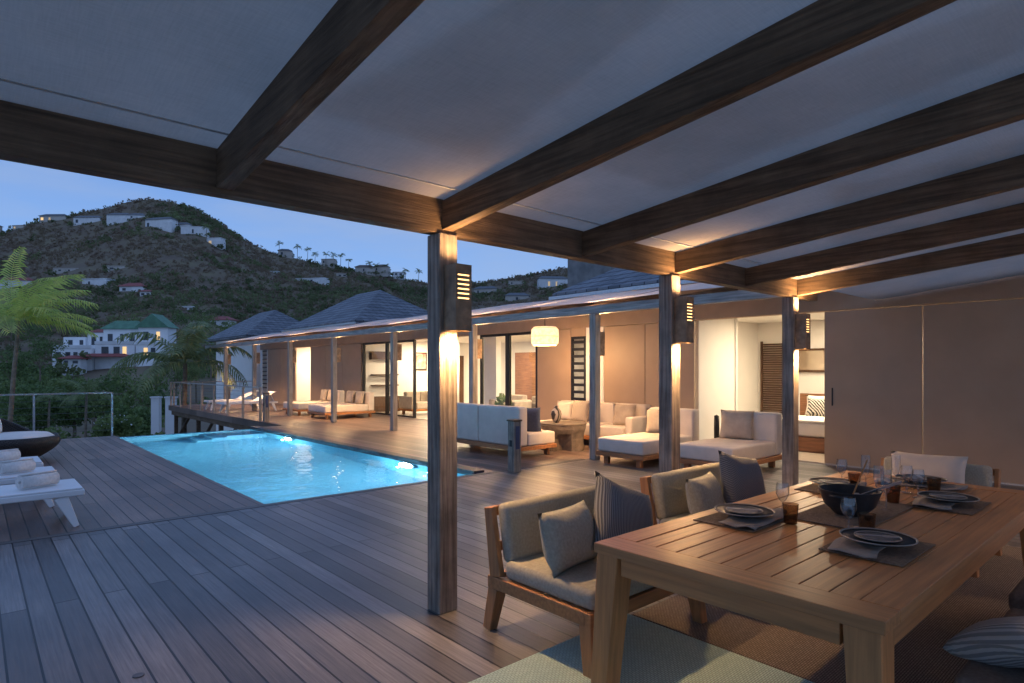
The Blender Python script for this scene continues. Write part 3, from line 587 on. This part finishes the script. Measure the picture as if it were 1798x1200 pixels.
def bollard(label,x,y,h):
    t=thing('short_post',label,'post',(x,y,0))
    MB().box(-.075,.075,-.075,.075,0,h-.03).obj('body',M['grey_z'],t,bev=.008); b=MB(); b.box(-.09,.09,-.09,.09,h-.028,h); b.obj('cap',M['grey_x'],t,bev=.006)
    MB().box(-.04,.04,-.081,-.0755,h-.46,h-.1).obj('plate',M['alarm'],t); MB().box(-.081,-.0755,-.03,.03,h-.42,h-.32).obj('sensor',M['black_al'],t)
bollard('short weathered timber post with a small dark plate before the cream sofa',6.4,7.15,.82); bollard('short timber post at the corner of the far railing',6.85,19.2,.9)
# ---------------------------------------------------------------- loungers, towels, wicker chair
def lounger(label,loc,rz,group):
    t=thing('sun_lounger',label,'sun lounger',loc,rz,group); w=.36
    b=MB(); b.box(-w,-w+.05,-1,1,.31,.37); b.box(w-.05,w,-1,1,.31,.37); b.box(-w+.05,w-.05,-1,-.95,.31,.37); b.box(-w+.05,w-.05,.95,1,.31,.37); b.obj('frame',M['white_plas'],t,bev=.01)
    MB().box(-w+.01,w-.01,-.985,.2,.371,.39).obj('bed',M['white_plas'],t,bev=.006)
    MB().bar((0,.21,.385),(0,.93,.75),2*w-.03,.022).obj('backrest',M['white_plas'],t,bev=.006)
    MB().bar((0,.9,.36),(0,.75,.65),.5,.02).obj('back_support',M['white_plas'],t)
    for sx in (-1,1):
        for sy in (-1,1): MB().bar((sx*(w-.05),sy*.80,.309),(sx*(w+.0),sy*.93,0),.07,.12,.04,.05).obj('leg',M['white_plas'],t,bev=.006)
    return t
l0=lounger('white sun lounger with a rolled towel, nearest at the left edge',(-.12,7.98,0),PI/2,'loungers at the left edge by the pool')
dup(l0,(-.22,9.25,0),PI/2,'white sun lounger with a rolled towel, middle of the left row'); dup(l0,(-.28,10.5,0),PI/2,'white sun lounger with a rolled towel, farthest of the left row')
dup(l0,(8.0,24.3,0),-PI/2,'white lounger with raised back on the far terrace, nearer one','loungers on the far terrace'); dup(l0,(8.0,26.2,0),-PI/2,'white lounger with raised back on the far terrace, farther one','loungers on the far terrace')
def towel(label,loc,rz):
    b=MB(); n=44
    for i in range(n+1):
        a=i/n*3.3*2*PI; r=.02+.052*i/n
        for x in (-.17,.17): b.v.append((x*(1-.02*math.sin(a)),r*math.cos(a),r*math.sin(a)+.078))
    for i in range(n): b.f.append((2*i,2*i+1,2*i+3,2*i+2))
    o=b.obj('rolled_towel',M['towel'],loc=loc,rot=(0,0,rz),smooth=True); s=o.modifiers.new('s','SOLIDIFY'); s.thickness=.014; s.offset=0
    tag(o,label,'towel','rolled towels on loungers')
towel('rolled cream towel on the nearest lounger',(.52,7.93,.392),.45); towel('rolled cream towel on the middle lounger',(.40,9.2,.392),.45); towel('rolled cream towel on the farthest left lounger',(.32,10.45,.392),.45)
t=thing('wicker_chair','round dark wicker lounge chair with white cushion by the railing','chair',(.55,13.9,0))
b=MB(); n=40; lv=14; back=PI*.80
for i in range(lv+1):
    s=i/lv
    for k in range(n):
        a=2*PI*k/n; rim=.40+.42*max(0,math.cos(a-back))**1.2
        r=.36+.36*math.sin(min(1,s*1.15)*PI*.5)-.06*s**3
        b.v.append((r*math.cos(a),r*math.sin(a),.03+rim*s))
for i in range(lv):
    for k in range(n): b.f.append((i*n+k,i*n+(k+1)%n,(i+1)*n+(k+1)%n,(i+1)*n+k))
b.f.append(tuple(range(n))); o=b.obj('shell',M['wicker'],t,smooth=True); s=o.modifiers.new('s','SOLIDIFY'); s.thickness=.05
MB().lathe([(0,.28),(.54,.28),(.60,.33),(.60,.41),(.52,.47),(0,.49)],32).obj('seat_cushion',M['bed_white'],t,smooth=True)
pillow('white pillow propped in the round wicker chair',(.25,14.1,.66),.46,.40,.18,-.3,PI*.8-PI/2,M['bed_white'])
def railing(label,p0,p1,loc,np,wood_posts=False):
    t=thing('railing',label,'railing',loc); p0=Vector(p0);p1=Vector(p1)
    MB().bar(p0+Vector((0,0,1.05)),p1+Vector((0,0,1.05)),.08,.035).obj('top_rail',M['sil_x'],t,world=True)
    for k in range(6):
        z=.16+.145*k; MB().tube([p0+Vector((0,0,z)),p1+Vector((0,0,z))],.004,5).obj('cable',M['dsteel'],t,world=True)
    for k in range(np):
        q=p0.lerp(p1,k/(np-1)); w=.03 if wood_posts else .02
        MB().box(q.x-w,q.x+w,q.y-w,q.y+w,-.1,1.031).obj('post',M['sil_z'] if wood_posts else M['steel'],t,world=True)
railing('cable railing with timber top rail behind the wicker chair',(-3.4,17.42,0),(2.55,17.42,0),(-.5,17.42,0),5)
railing('cable railing along the edge of the far terrace',(6.78,19.5,0),(6.78,30.9,0),(6.78,25,0),8,True)
railing('cable railing across the far end of the terrace',(6.9,30.92,0),(10.5,30.92,0),(8.7,30.92,0),4,True)
p=gp(243,1187); o=MB().lathe([(0,0),(.028,0),(.028,.004),(.02,.006),(0,.006)],20).obj('deck_light',M['dsteel'],loc=(p.x,p.y,.001)); tag(o,'small round steel fitting set in the deck at bottom left','deck fitting')
# ---------------------------------------------------------------- interior furniture
t=thing('bed','low wooden bed with white linen in the lit bedroom','bed',(13.2,5.0,.018))
MB().box(-1.15,1.05,-1.0,1.0,.0,.28).obj('bed_frame',M['red_wood'],t,bev=.01); MB().box(-1.1,.95,-.95,.95,.282,.56).obj('mattress',M['bed_white'],t,bev=.06,seg=4,smooth=True); MB().box(.97,1.05,-1.05,1.05,.282,1.05).obj('headboard',M['red_wood'],t,bev=.01)
MB().box(-1.12,.1,-.98,.98,.563,.61).obj('duvet',M['bed_white'],t,bev=.02,seg=3,smooth=True)
pillow('black and white patterned pillow on the bed',(13.5,5.4,.80),.42,.40,.16,-.25,-PI/2,M['greek']); pillow('white pillow against the headboard of the bed',(13.95,5.5,.82),.65,.45,.18,-.2,-PI/2,M['bed_white']); pillow('second white pillow against the headboard of the bed',(13.95,4.6,.82),.65,.45,.18,-.2,-PI/2,M['bed_white'])
t=thing('wall_mirror','dark framed mirror on the bedroom wall above the bed','mirror',(14.57,5.95,1.55)); b=MB(); b.box(-.03,.02,-.35,.35,0,.05); b.box(-.03,.02,-.35,.35,.50,.55); b.box(-.03,.02,-.35,-.3,.05,.5); b.box(-.03,.02,.3,.35,.05,.5); b.obj('frame',M['dark_wood'],t); MB().box(-.01,.0,-.3,.3,.05,.5).obj('glass',M['mirror'],t)
t=thing('floor_speaker','slim black floor speaker just inside the bedroom door','speaker',(11.25,6.45,.018)); MB().lathe([(0,0),(.14,0),(.14,.03),(0,.03)],20).obj('foot',M['black'],t); MB().lathe([(0,.03),(.05,.03),(.055,.4),(.05,.66),(0,.68)],16).obj('body',M['black'],t,smooth=True)
lounge('armchair','grey armchair inside the lit living room','armchair',(12.3,12.9,.018),-PI/2,1.1,.95,1,.8,'b','indoor armchairs','beige_fab')
lounge('armchair','second grey armchair deeper inside the living room','armchair',(12.6,14.3,.018),-PI/2,1.1,.95,1,.8,'b','indoor armchairs','beige_fab')
lounge('sofa','pale sofa inside the living room near the round column','sofa',(12.2,18.5,.018),0,1.6,.95,2,.8,'b',None,'beige_fab')
t=thing('wall_picture','framed print with red figure on the living room wall','picture',(13.45,20.68,1.6)); b=MB(); b.box(-.3,.3,-.03,0,0,.04); b.box(-.3,.3,-.03,0,.66,.7); b.box(-.3,-.26,-.03,0,.04,.66); b.box(.26,.3,-.03,0,.04,.66); b.obj('frame',M['black'],t); MB().box(-.26,.26,-.015,-.005,.04,.66).obj('print',M['art'],t)
# ---------------------------------------------------------------- terrain
SIL=[(-2500,470),(-800,425),(-300,430),(0,412),(60,393),(120,382),(180,369),(230,354),(260,350),(300,355),(340,366),(390,394),(430,423),(480,447),(540,457),(600,468),(660,481),(720,496),(780,505),(850,498),(930,486),(1000,471),(1080,474),(1200,490),(1500,520),(3500,560)]
def lut(x,P):
    if x<=P[0][0]: return P[0][1]
    for (a,b_),(c,d_) in zip(P,P[1:]):
        if x<=c: return b_+(d_-b_)*(x-a)/(c-a)
    return P[-1][1]
def tz(a,d):
    px=CX+a*FPX; ys=lut(px,SIL)
    if d<=150: z=lut(d,[(0,-4.5),(25,-5),(60,-5.8),(100,-5.2),(150,3.0)])
    elif d<=500:
        s=(d-150)/350; y=640+(ys-640)*(s**.8); z=1.6+(HY-y)*d/FPX
    else: z=1.6+(HY-ys)*500/FPX-(d-500)*.35
    x,y=wxy(a,d); k=min(1,max(0,(d-80)/120))*(1 if d<400 else max(.3,1-(d-400)/140))
    z+=k*(9*noise.noise((x*.011,y*.011,1.3))+4*noise.noise((x*.035,y*.035,4.1)))
    return z
b=MB(); ds=[9,14,20,28,38,50,60,70,80,90,100,110,120,130,140,150]+[150+7*i for i in range(1,51)]+[515,540,580,640,760,1000,1600]; na=220
for d in ds:
    for i in range(na+1):
        a=-2.6+5.2*i/na; x,y=wxy(a,d); b.v.append((x,y,tz(a,d)))
for r in range(len(ds)-1):
    for i in range(na): q=r*(na+1)+i; b.f.append((q,q+1,q+na+2,q+na+1))
struct(b.obj('ground',M['soil'],smooth=True))
def hit(px,py):
    a=(px-CX)/FPX; d=100.0
    while d<500:
        if tz(a,d)>=H+(HY-py)*d/FPX: return a,d
        d+=3
    return a,496.0
b=MB(); pts=[]
for i in range(30):
    px=-150+22*i; d=96+4*math.sin(i*.3); a=(px-CX)/FPX; pts.append((a,d))
for a,d in pts:
    for e in (-3,3):
        x,y=wxy(a,d+e); b.v.append((x,y,tz(a,d)+.25))
for i in range(len(pts)-1): b.f.append((2*i,2*i+1,2*i+3,2*i+2))
struct(b.obj('road',M['asphalt']))
# ---------------------------------------------------------------- village houses
keep=[]; screen=[]
def house(px,py,w,h,roof,label,lit=0,wallm='h_white',rj=0,dep=None,name='hill_house',nw=None,d=None):
    a=(px-CX)/FPX
    if d is None: a,d=hit(px,py)
    k=d/FPX; W_=w*k*.9; Hh=h*k*.95; D_=dep or min(6,W_*.5); x,y=wxy(a,d); z=H+(HY-py)*k
    keep.append((a,d,w/FPX*.55))
    for e in range(int(4+W_/3)): screen.append((a+random.uniform(-.7,.7)*W_/d,d-random.uniform(1.5,5),z-random.uniform(.9,1.9)))
    for e in range(5): screen.append((a+random.choice((-.62,.64))*W_/d,d+random.uniform(0,4),z+random.uniform(.5,2.2)))
    t=thing(name,label,'house',(x,y,z),YAW+rj,'houses on the hillside')
    MB().box(-W_/2,W_/2,0,D_,-4,Hh).obj('wall',M[wallm],t)
    if W_>9: MB().box(W_*.12,W_/2+1.5,-1.6,D_*.6,-5,Hh*.62).obj('side_wing',M[wallm],t)
    if roof=='flat': MB().box(-W_/2-.3,W_/2+.3,-.3,D_+.3,Hh+.01,Hh+.35).obj('roof',M[wallm],t)
    else: MB().hip(-W_/2,W_/2,0,D_,Hh+.01,min(W_,D_)*.38,.7).obj('roof',M[roof],t)
    nw=nw or max(2,int(W_/5)); rows=max(1,int(Hh/3.6)); rh=Hh/rows
    for r in range(rows):
        for i in range(nw):
            if random.random()<.25 and nw>2: continue
            xx=-W_/2+(i+.5+random.uniform(-.15,.15))*W_/nw; ww=min(1.0,W_/nw*.3)*random.uniform(.5,1.1)
            MB().box(xx-ww,xx+ww,-.06,.04,r*rh+rh*.15,r*rh+rh*.68).obj('window',M['lit'] if random.random()<lit*.35 else (M['lit2'] if random.random()<lit*.4 else M['dark_win']),t)
    return t
HL=[(92,388,52,9,'r_grey','grey roofed house leftmost on the ridge',.6,'h_cream'),(152,393,52,11,'r_grey','white ridge house with lit windows left of the tall one',.8,'h_white'),(207,393,44,16,'r_grey','tall white ridge house below the hill summit',.4,'h_white'),(278,401,58,16,'r_grey','wide white terraced house right below the summit',.5,'h_white'),(340,412,46,14,'flat','white flat roofed house right of the terraced house',.3,'h_white'),(375,432,30,14,'flat','small white stepped house low on the summit shoulder',.1,'h_white'),
(240,384,30,6,'r_grey','small grey roofed house above the terraced house',.1,'h_white'),(318,402,30,8,'r_grey','small white house between the two terraced houses',.6,'h_white'),
(32,402,26,6,'flat','tiny lit house at the far left of the ridge',1,'h_cream'),(-20,404,30,8,'r_grey','house on the ridge at the left picture edge',1,'h_cream'),
(500,449,24,9,'r_grey','small pale house among ridge palms',.3,'h_cream'),(575,463,26,8,'flat','pale cube house among the ridge palms',.2,'h_cream'),(640,478,36,9,'r_brown','lit house among palms on the right ridge',.7,'h_cream'),(668,476,28,8,'r_brown','second lit house on the right ridge',.7,'h_cream'),(700,484,20,6,'flat','rightmost small house before the big post',.3,'h_white'),
(545,496,60,7,'flat','long low white house on the mid slope',.4,'h_white'),(600,486,20,5,'flat','small white wall-like house on the mid slope',0,'h_cream'),(480,482,16,5,'flat','tiny white hut on the mid slope',0,'h_white'),
(165,502,54,12,'flat','white house with terrace on the lower slope',.2,'h_white'),(230,512,46,9,'r_red','red roofed house on the lower slope',.3,'h_white'),(28,505,54,13,'r_red','red roofed house at the left edge of lower slope',.3,'h_white'),(120,477,58,5,'flat','long low pale house on the middle slope at left',0,'h_cream'),(205,474,36,6,'flat','small pale house on the middle slope',0,'h_cream'),(255,520,22,8,'r_red','tiny red roofed house beside the palm',.1,'h_white'),
(385,572,44,10,'r_red','red roofed house low behind the villa roof',.1,'h_white'),(330,545,18,6,'flat','tiny white house under the hill base',0,'h_white'),
(972,505,58,16,'r_grey','white two storey house right of the big post',.5,'h_white'),(852,516,46,9,'r_grey','lit house low on the slope right of the post',1,'h_cream'),(908,528,46,9,'r_grey','dark roofed house on the slope above the veranda',.2,'h_cream'),(905,500,26,6,'flat','small pale house above the dark roofed house',.2,'h_cream')]
for q in HL: house(*q[:5],q[5],q[6],q[7],random.uniform(-.25,.25))
d=150.0; k=d/FPX*1.05; pc=207; a=(pc-CX)/FPX; x,y=wxy(a,d); zb=H+(HY-638)*d/FPX
t=thing('apartment_house','stepped white apartment block with green and red roofs in the valley','building',(x,y,zb),YAW)
keep.append((a,d,110/FPX)); keep.append((a,d-10,110/FPX))
def vx(p): return (p-210)*k
def vz(p): return (642-p)*k
def bl(x0,x1,yb,yt,y0,y1,m='b_white',nm_='wall'): return MB().box(vx(x0),vx(x1),y0,y1,vz(yb)-(4 if yb>630 else 0),vz(yt)).obj(nm_,M[m],t)
bl(113,150,643,598,1.2,4); bl(150,184,643,590,2,5); bl(184,247,643,585,.4,4); bl(249,298,643,583,-1.2,2.6); bl(116,180,643,618,-3,1.1); bl(182,247,643,611,-2.2,.3); bl(251,298,643,612,-2.6,-1.25)
MB().hip(vx(184),vx(247),.4,4,vz(585)+.02,2.2,.5).obj('roof',M['r_green'],t); 
g=MB(); x0,x1=vx(245),vx(302); g.add([(x0,-1.8,vz(583)),(x1,-1.8,vz(583)),((x0+x1)/2,-1.8,vz(560)),(x0,3,vz(583)),(x1,3,vz(583)),((x0+x1)/2,3,vz(560))],[(0,1,2),(3,5,4),(0,2,5,3),(1,4,5,2),(0,3,4,1)]); g.obj('roof',M['r_green'],t)
MB().hip(vx(150),vx(184),2,5,vz(590)+.02,.9,.3).obj('roof',M['r_red'],t)
MB().hip(vx(170),vx(243),-4.4,-2.4,vz(632),.8,.2).obj('porch_roof',M['r_red'],t)
for x0,x1,yy,zz in ((116,180,-3.2,618),(182,247,-2.4,611),(251,298,-2.8,612)): MB().box(vx(x0),vx(x1),yy,yy+.15,vz(zz)+.01,vz(zz-5)).obj('balcony_parapet',M['h_white'],t)
for (xa,xb,n_,yb,yt,yy) in ((118,148,2,611,603,1.2),(153,182,2,611,597,2),(188,244,3,606,593,.4),(254,294,2,604,590,-1.2),(256,290,2,630,617,-2.6),(120,178,4,636,624,-3),(186,244,3,628,615,-2.2)):
    for i in range(n_):
        xc=xa+(i+.5+random.uniform(-.2,.2))*(xb-xa)/n_; ww=(xb-xa)/n_*random.uniform(.13,.30)
        MB().box(vx(xc-ww),vx(xc+ww),yy-.07,yy+.03,vz(yb),vz(yt)).obj('window',M['lit'] if random.random()<.12 else M['dark_win'],t)
house(125,640,36,10,'r_red','small red roofed annex left of the apartment block',.1,d=142.0,name='annex_house'); 
for px,w,q in ((272,14,'left'),(298,16,'right')):
    d=40; x,y=wxy((px-CX)/FPX,d); k=d/FPX
    t=thing('garden_wall','white rendered garden wall, %s of the pair below the far terrace'%q,'wall',(x,y,-3),YAW)
    MB().box(-w*k/2,w*k/2,0,.3,-3,2.75).obj('wall',M['h_white'],t); MB().box(-w*k/2-.05,w*k/2+.05,-.05,.35,2.752,2.85).obj('coping',M['h_white'],t)
# ---------------------------------------------------------------- vegetation
rnd=random.random
def rv(): return Vector((rnd()*2-1,rnd()*2-1,rnd()*2-1))
def quads(b,c,rad,n,s,flat=.8):
    V=b.v; F=b.f
    for _ in range(n):
        while True:
            ox,oy,oz=rnd()*2-1,rnd()*2-1,rnd()*2-1
            if ox*ox+oy*oy+oz*oz<1: break
        px,py,pz=c[0]+ox*rad,c[1]+oy*rad,c[2]+oz*rad*flat
        ux,uy,uz=(rnd()*2-1)*s,(rnd()*2-1)*s,(rnd()*2-1)*s; wx,wy,wz=(rnd()*2-1)*s,(rnd()*2-1)*s,(rnd()*2-1)*s
        i=len(V); V.append((px-ux,py-uy,pz-uz)); V.append((px+wx,py+wy,pz+wz)); V.append((px+ux,py+uy,pz+uz)); V.append((px-wx*.6,py-wy*.6,pz-wz*.6)); F.append((i,i+1,i+2,i+3))
def blocked(a,d):
    for ka,kd,kw in keep:
        if abs(a-ka)<kw and kd-12<d<kd+kw*kd*1.1+3: return True
    return False
def scatter(name,n,m,d0,d1,r0,r1,nq,sz,dens,pxr=(-420,1180),extra=(),jit=.25):
    b=MB(); c=0; tries=0
    while c<n and tries<n*8:
        tries+=1
        px=random.uniform(*pxr); a=(px-CX)/FPX; d=math.sqrt(random.uniform(d0*d0,d1*d1))
        x,y=wxy(a,d)
        if noise.noise((x*.012,y*.012,7.7))+.5*noise.noise((x*.04,y*.04,3.1))<dens+random.uniform(-jit,jit) or blocked(a,d): continue
        r=random.uniform(r0,r1)*(.55+.45*d/400); quads(b,(x,y,tz(a,d)+r*.45),r,nq,r*sz); c+=1
    for a,d,z in extra:
        x,y=wxy(a,d); r=random.uniform(.9,2.0); quads(b,(x,y,z),r,16,r*.42)
    struct(b.obj(name,m),'stuff')
scatter('hillside_scrub',16000,M['scrub'],148,505,.8,1.8,9,.5,-2)
scatter('hillside_bushes',8200,M['bush'],148,505,1.0,2.4,14,.40,.0,(-420,1180),screen,.22)
scatter('valley_bushes',1100,M['leaf'],60,150,1.0,2.2,38,.28,-.4,(-300,560))
scatter('valley_shrubs',500,M['leaf2'],62,150,1.0,2.4,38,.26,.0,(-300,560))
def tree(label,px,d,h,r,m,name='tree'):
    a=(px-CX)/FPX; x,y=wxy(a,d); z=tz(a,d); t=thing(name,label,'tree',(x,y,z),random.random()*6,'trees in the valley')
    b=MB(); b.tube([(0,0,-.3),(.1,0,h*.3),(0,.1,h*.62)],[.2,.15,.08],7)
    for i in range(4):
        an=i*1.6; b.tube([(0,0,h*.4),(math.cos(an)*r*.5,math.sin(an)*r*.5,h*.72)],[.08,.03],5)
    b.obj('trunk',M['bark'],t); b=MB()
    for i in range(16):
        o=rv()*r*.75; quads(b,(o.x,o.y,h*.72+o.z*.7),r*.42,80,.2)
    b.obj('crown',m,t)
TL=[(60,70,5.5,2.6,'leaf','dark round tree behind the left railing'),(120,82,6.5,2.8,'leaf2','bushy tree below the apartment block at left'),(165,75,5.5,2.6,'leaf','dark tree right of the railing post'),(215,88,7,3.2,'leaf','broad tree below the red porch roofs'),(250,78,6,2.7,'leaf2','lighter tree beside the drooping palm'),(310,105,9,3.6,'leaf','tall dark tree right below the gabled block'),(345,110,10,4,'leaf','dark tree behind the drooping palm'),(20,110,9,3.6,'leaf','dark tree at the left edge of the valley'),(70,125,10,3.8,'leaf','dark tree left of the apartment block'),(370,130,10,3.8,'leaf','dark tree beside the far pavilion roof'),(400,150,11,4.4,'leaf2','tree filling the gap above the far pavilion roof'),(200,64,4.4,2.4,'leaf2','low leafy tree behind the pool end'),(130,62,4.4,2.3,'leaf','low dark tree behind the railing post'),(40,58,4.6,2.4,'leaf','low dark tree behind the wicker chair'),(275,66,5,2.5,'leaf','dark tree over the white garden walls'),(235,52,3.8,2,'leaf','nearest low tree beyond the pool end'),
(60,165,9,4,'leaf','round tree on the slope left above the apartment block'),(20,180,10,4.2,'leaf2','tree on the slope at the left edge under the red roof'),(150,172,9,3.8,'leaf','tree behind the left part of the apartment block'),(225,168,9,4,'leaf2','tree behind the green roofs of the apartment block'),(325,165,10,4.2,'leaf','tree right of the apartment gable'),(355,178,9,4,'leaf2','pale tree on the slope right of the gable')]
for px,d,h,r,m,l in TL: tree(l,px,d,h,r,M[m])
def palm(label,base,height,fl,nf,m,lean=(0,0),trunk=.14,nl=26,droop=1.0,group=None,lw=.02,wind=None,ll_=.32):
    t=thing('palm_tree',label,'palm tree',base,0,group); top=Vector((lean[0],lean[1],height))
    pts=[Vector((lean[0]*s*s,lean[1]*s*s,height*s)) for s in (0,.2,.4,.6,.8,1)]
    MB().tube(pts,[trunk*1.3,trunk,trunk*.9,trunk*.85,trunk*.8,trunk*.6],8).obj('trunk',M['bark'],t,smooth=True)
    b=MB()
    for f in range(nf):
        az=2*PI*f/nf+random.uniform(-.25,.25); el=random.uniform(.0,1.25); L=fl*random.uniform(.8,1.1)
        p=top.copy(); d=Vector((math.cos(az)*math.cos(el),math.sin(az)*math.cos(el),math.sin(el))); st=L/nl
        side=Vector((-math.sin(az),math.cos(az),0))
        for i in range(nl):
            q=p+d*st; s=i/nl
            n_=len(b.v); wv=side*(.014*fl/2*(1-s)+.003); b.v+=[tuple(p-wv),tuple(p+wv),tuple(q+wv),tuple(q-wv)]; b.f.append((n_,n_+1,n_+2,n_+3))
            if s>.08:
                ll=L*ll_*(math.sin(PI*min(1,.12+s*.88))**.6+.05)*random.uniform(.75,1.1)
                for sg in (-1,1):
                    tip=p+side*sg*ll*.8+d*ll*.5+Vector((0,0,-ll*(.3+.4*rnd())))
                    mid=p+side*sg*ll*.42+d*ll*.22+Vector((0,0,-ll*.05)); wv=d*lw*fl/2
                    n_=len(b.v); b.v+=[tuple(p-wv*.4),tuple(p+wv*.4),tuple(mid+wv),tuple(tip),tuple(mid-wv)]; b.f+=[(n_,n_+1,n_+2,n_+4),(n_+4,n_+2,n_+3)]
            p=q; d=(d+Vector((0,0,-droop*1.9*st/L*(0.5+s)))+((wind or Vector())*st/L)).normalized()
    b.obj('crown',m,t)
x,y=wxy((10-CX)/FPX,21); palm('palm tree with uplight painted into its leaves behind the railing at the left edge',(x,y,-5),8.3,2.8,16,M['palm_uplit'],(.35,-.15),.085,34,.65,None,.022,Vector((RX,RY,.15))*.9,.26)
x,y=wxy((322-CX)/FPX,28); palm('dark drooping palm tree beside the far terrace',(x,y,-5),6.9,3.3,15,M['palm_dark'],(.1,.1),.14,24,1.1,None,.034,None,.27)
x,y=wxy((150-CX)/FPX,52); palm('small palm in the valley garden below the apartment block',(x,y,-5.6),5.2,2.4,12,M['palm_dark'],(.1,.1),.12,20,1,None,.03)
x,y=wxy((85-CX)/FPX,58); palm('small palm in the valley garden behind the wicker chair',(x,y,-5.6),4.4,2.2,12,M['palm_dark'],(.1,.1),.12,20,1,None,.03)
rp=[(522,450),(540,440),(553,452),(572,452),(585,462),(598,458),(612,466),(648,470),(660,474),(676,472),(712,486),(735,492),(490,440),(310,402),(362,420),(300,398)]
ql=['first','second','third','fourth','fifth','sixth','seventh','eighth','ninth','tenth','eleventh','twelfth']
for i,(px,py) in enumerate(rp):
    a,d=hit(px,py+4); x,y=wxy(a,d); z=tz(a,d)
    lab='tall thin palm on the far ridge, %s from the left of its row'%ql[i] if i<12 else ['lone palm left of the ridge palm row','palm beside the white terraced hill house','palm near the stepped hill house','small palm above the terraced hill house'][i-12]
    palm(lab,(x,y,z-1),random.uniform(9,12),4.2,10,M['palm_dark'],(.4,.2),.22,8,1.3,'palms on the far ridge',.1)
def shrub(label,x,y,z,r,m,n=900,s=.07,fl=0,cat='shrub'):
    t=thing('leafy_shrub',label,cat,(x,y,z)); b=MB()
    for i in range(10):
        o=rv()*r*.7; quads(b,(o.x,o.y,r*.6+o.z*.5),r*.45,n//10,s)
    b.obj('foliage',m,t)
    if fl:
        b=MB()
        for i in range(fl):
            o=rv(); o.normalize(); quads(b,(o.x*r,o.y*r,r*.6+abs(o.z)*r*.7),.03,3,.06)
        b.obj('blossoms',M['flower'],t)
for px,d,z,r,l,fl in ((205,45,-3.6,1.5,'shrub with small white flowers beyond the infinity edge of the pool',18),(110,26,-3.0,1.2,'leafy shrub just below the left railing',0),(318,24,-2.2,1.0,'spiky shrub between the pool end and terrace',0),(250,58,-4.2,2,'round shrub beside the white garden walls',0),(60,40,-4,1.6,'low shrub behind the wicker chair',0)):
    x,y=wxy((px-CX)/FPX,d); shrub(l,x,y,z,r,M['leaf2'],1400,.14,fl)
t=thing('potted_plant','green potted plant inside the living room door','plant',(11.6,13.45,.018)); MB().lathe([(0,0),(.11,0),(.14,.25),(.12,.25),(0,.23)],18).obj('pot',M['conc_table'],t,smooth=True); b=MB(); quads(b,(0,0,.55),.26,130,.09,1.2); b.obj('foliage',M['leaf2'],t)
# ---------------------------------------------------------------- world, sun, camera
w=bpy.data.worlds.new('World'); scene.world=w; w.use_nodes=True; nt=w.node_tree; nt.nodes.clear()
out=N(nt,'ShaderNodeOutputWorld'); bg=N(nt,'ShaderNodeBackground'); tc=N(nt,'ShaderNodeTexCoord'); sx=N(nt,'ShaderNodeSeparateXYZ'); nt.links.new(tc.outputs['Generated'],sx.inputs[0])
cr=N(nt,'ShaderNodeValToRGB'); nt.links.new(sx.outputs[2],cr.inputs[0]); e=cr.color_ramp.elements
e[0].position=0; e[0].color=(.17,.27,.46,1); e[1].position=1; e[1].color=(.105,.18,.38,1)
for p_,c_ in ((.12,(.15,.26,.475,1)),(.28,(.10,.19,.40,1)),(.5,(.09,.165,.365,1))):
    q=cr.color_ramp.elements.new(p_); q.color=c_
mp=N(nt,'ShaderNodeMapping'); mp.inputs['Scale'].default_value=(2,2,9); nt.links.new(tc.outputs['Generated'],mp.inputs['Vector'])
ns=N(nt,'ShaderNodeTexNoise'); ns.inputs['Scale'].default_value=1.6; ns.inputs['Detail'].default_value=6; nt.links.new(mp.outputs[0],ns.inputs['Vector'])
mr=N(nt,'ShaderNodeMapRange'); mr.inputs['From Min'].default_value=.45; mr.inputs['From Max'].default_value=.72; mr.inputs['To Max'].default_value=.6; nt.links.new(ns.outputs['Fac'],mr.inputs['Value'])
colr=mixc(nt,mr.outputs[0],cr.outputs[0],(.19,.245,.36,1))
dt=N(nt,'ShaderNodeVectorMath',operation='DOT_PRODUCT'); dt.inputs[1].default_value=(-.70,-.68,.2); nt.links.new(tc.outputs['Generated'],dt.inputs[0])
m2=N(nt,'ShaderNodeMapRange'); m2.inputs['From Min'].default_value=-.2; m2.inputs['From Max'].default_value=1; m2.inputs['To Min'].default_value=1.9; m2.inputs['To Max'].default_value=1.6; nt.links.new(dt.outputs['Value'],m2.inputs['Value'])
sky=N(nt,'ShaderNodeTexSky'); sky.sky_type='NISHITA'; sky.sun_disc=False; sky.sun_elevation=math.radians(1.0); sky.sun_rotation=math.radians(225)
skm=mixc(nt,1.0,sky.outputs[0],(.0012,.002,.005,1),'MULTIPLY')
tot=mixc(nt,1.0,colr,skm,'ADD')
nt.links.new(tot,bg.inputs['Color']); nt.links.new(m2.outputs[0],bg.inputs['Strength']); nt.links.new(bg.outputs[0],out.inputs[0])
sl=bpy.data.lights.new('sun','SUN'); sl.energy=.08; sl.angle=math.radians(25); sl.color=(.75,.85,1); so=bpy.data.objects.new('sun',sl); C.objects.link(so); so.rotation_euler=(math.radians(50),0,math.radians(-60))
cam=bpy.data.cameras.new('camera'); co=bpy.data.objects.new('camera',cam); C.objects.link(co); co.location=(0,0,H); co.rotation_euler=(PI/2,0,YAW)
cam.sensor_width=36; cam.lens=36*FPX/1798; cam.shift_y=50/1798; cam.clip_end=5000; cam.clip_start=.05
scene.camera=co
scene.view_settings.view_transform='Standard'; scene.view_settings.look='None'; scene.view_settings.exposure=0
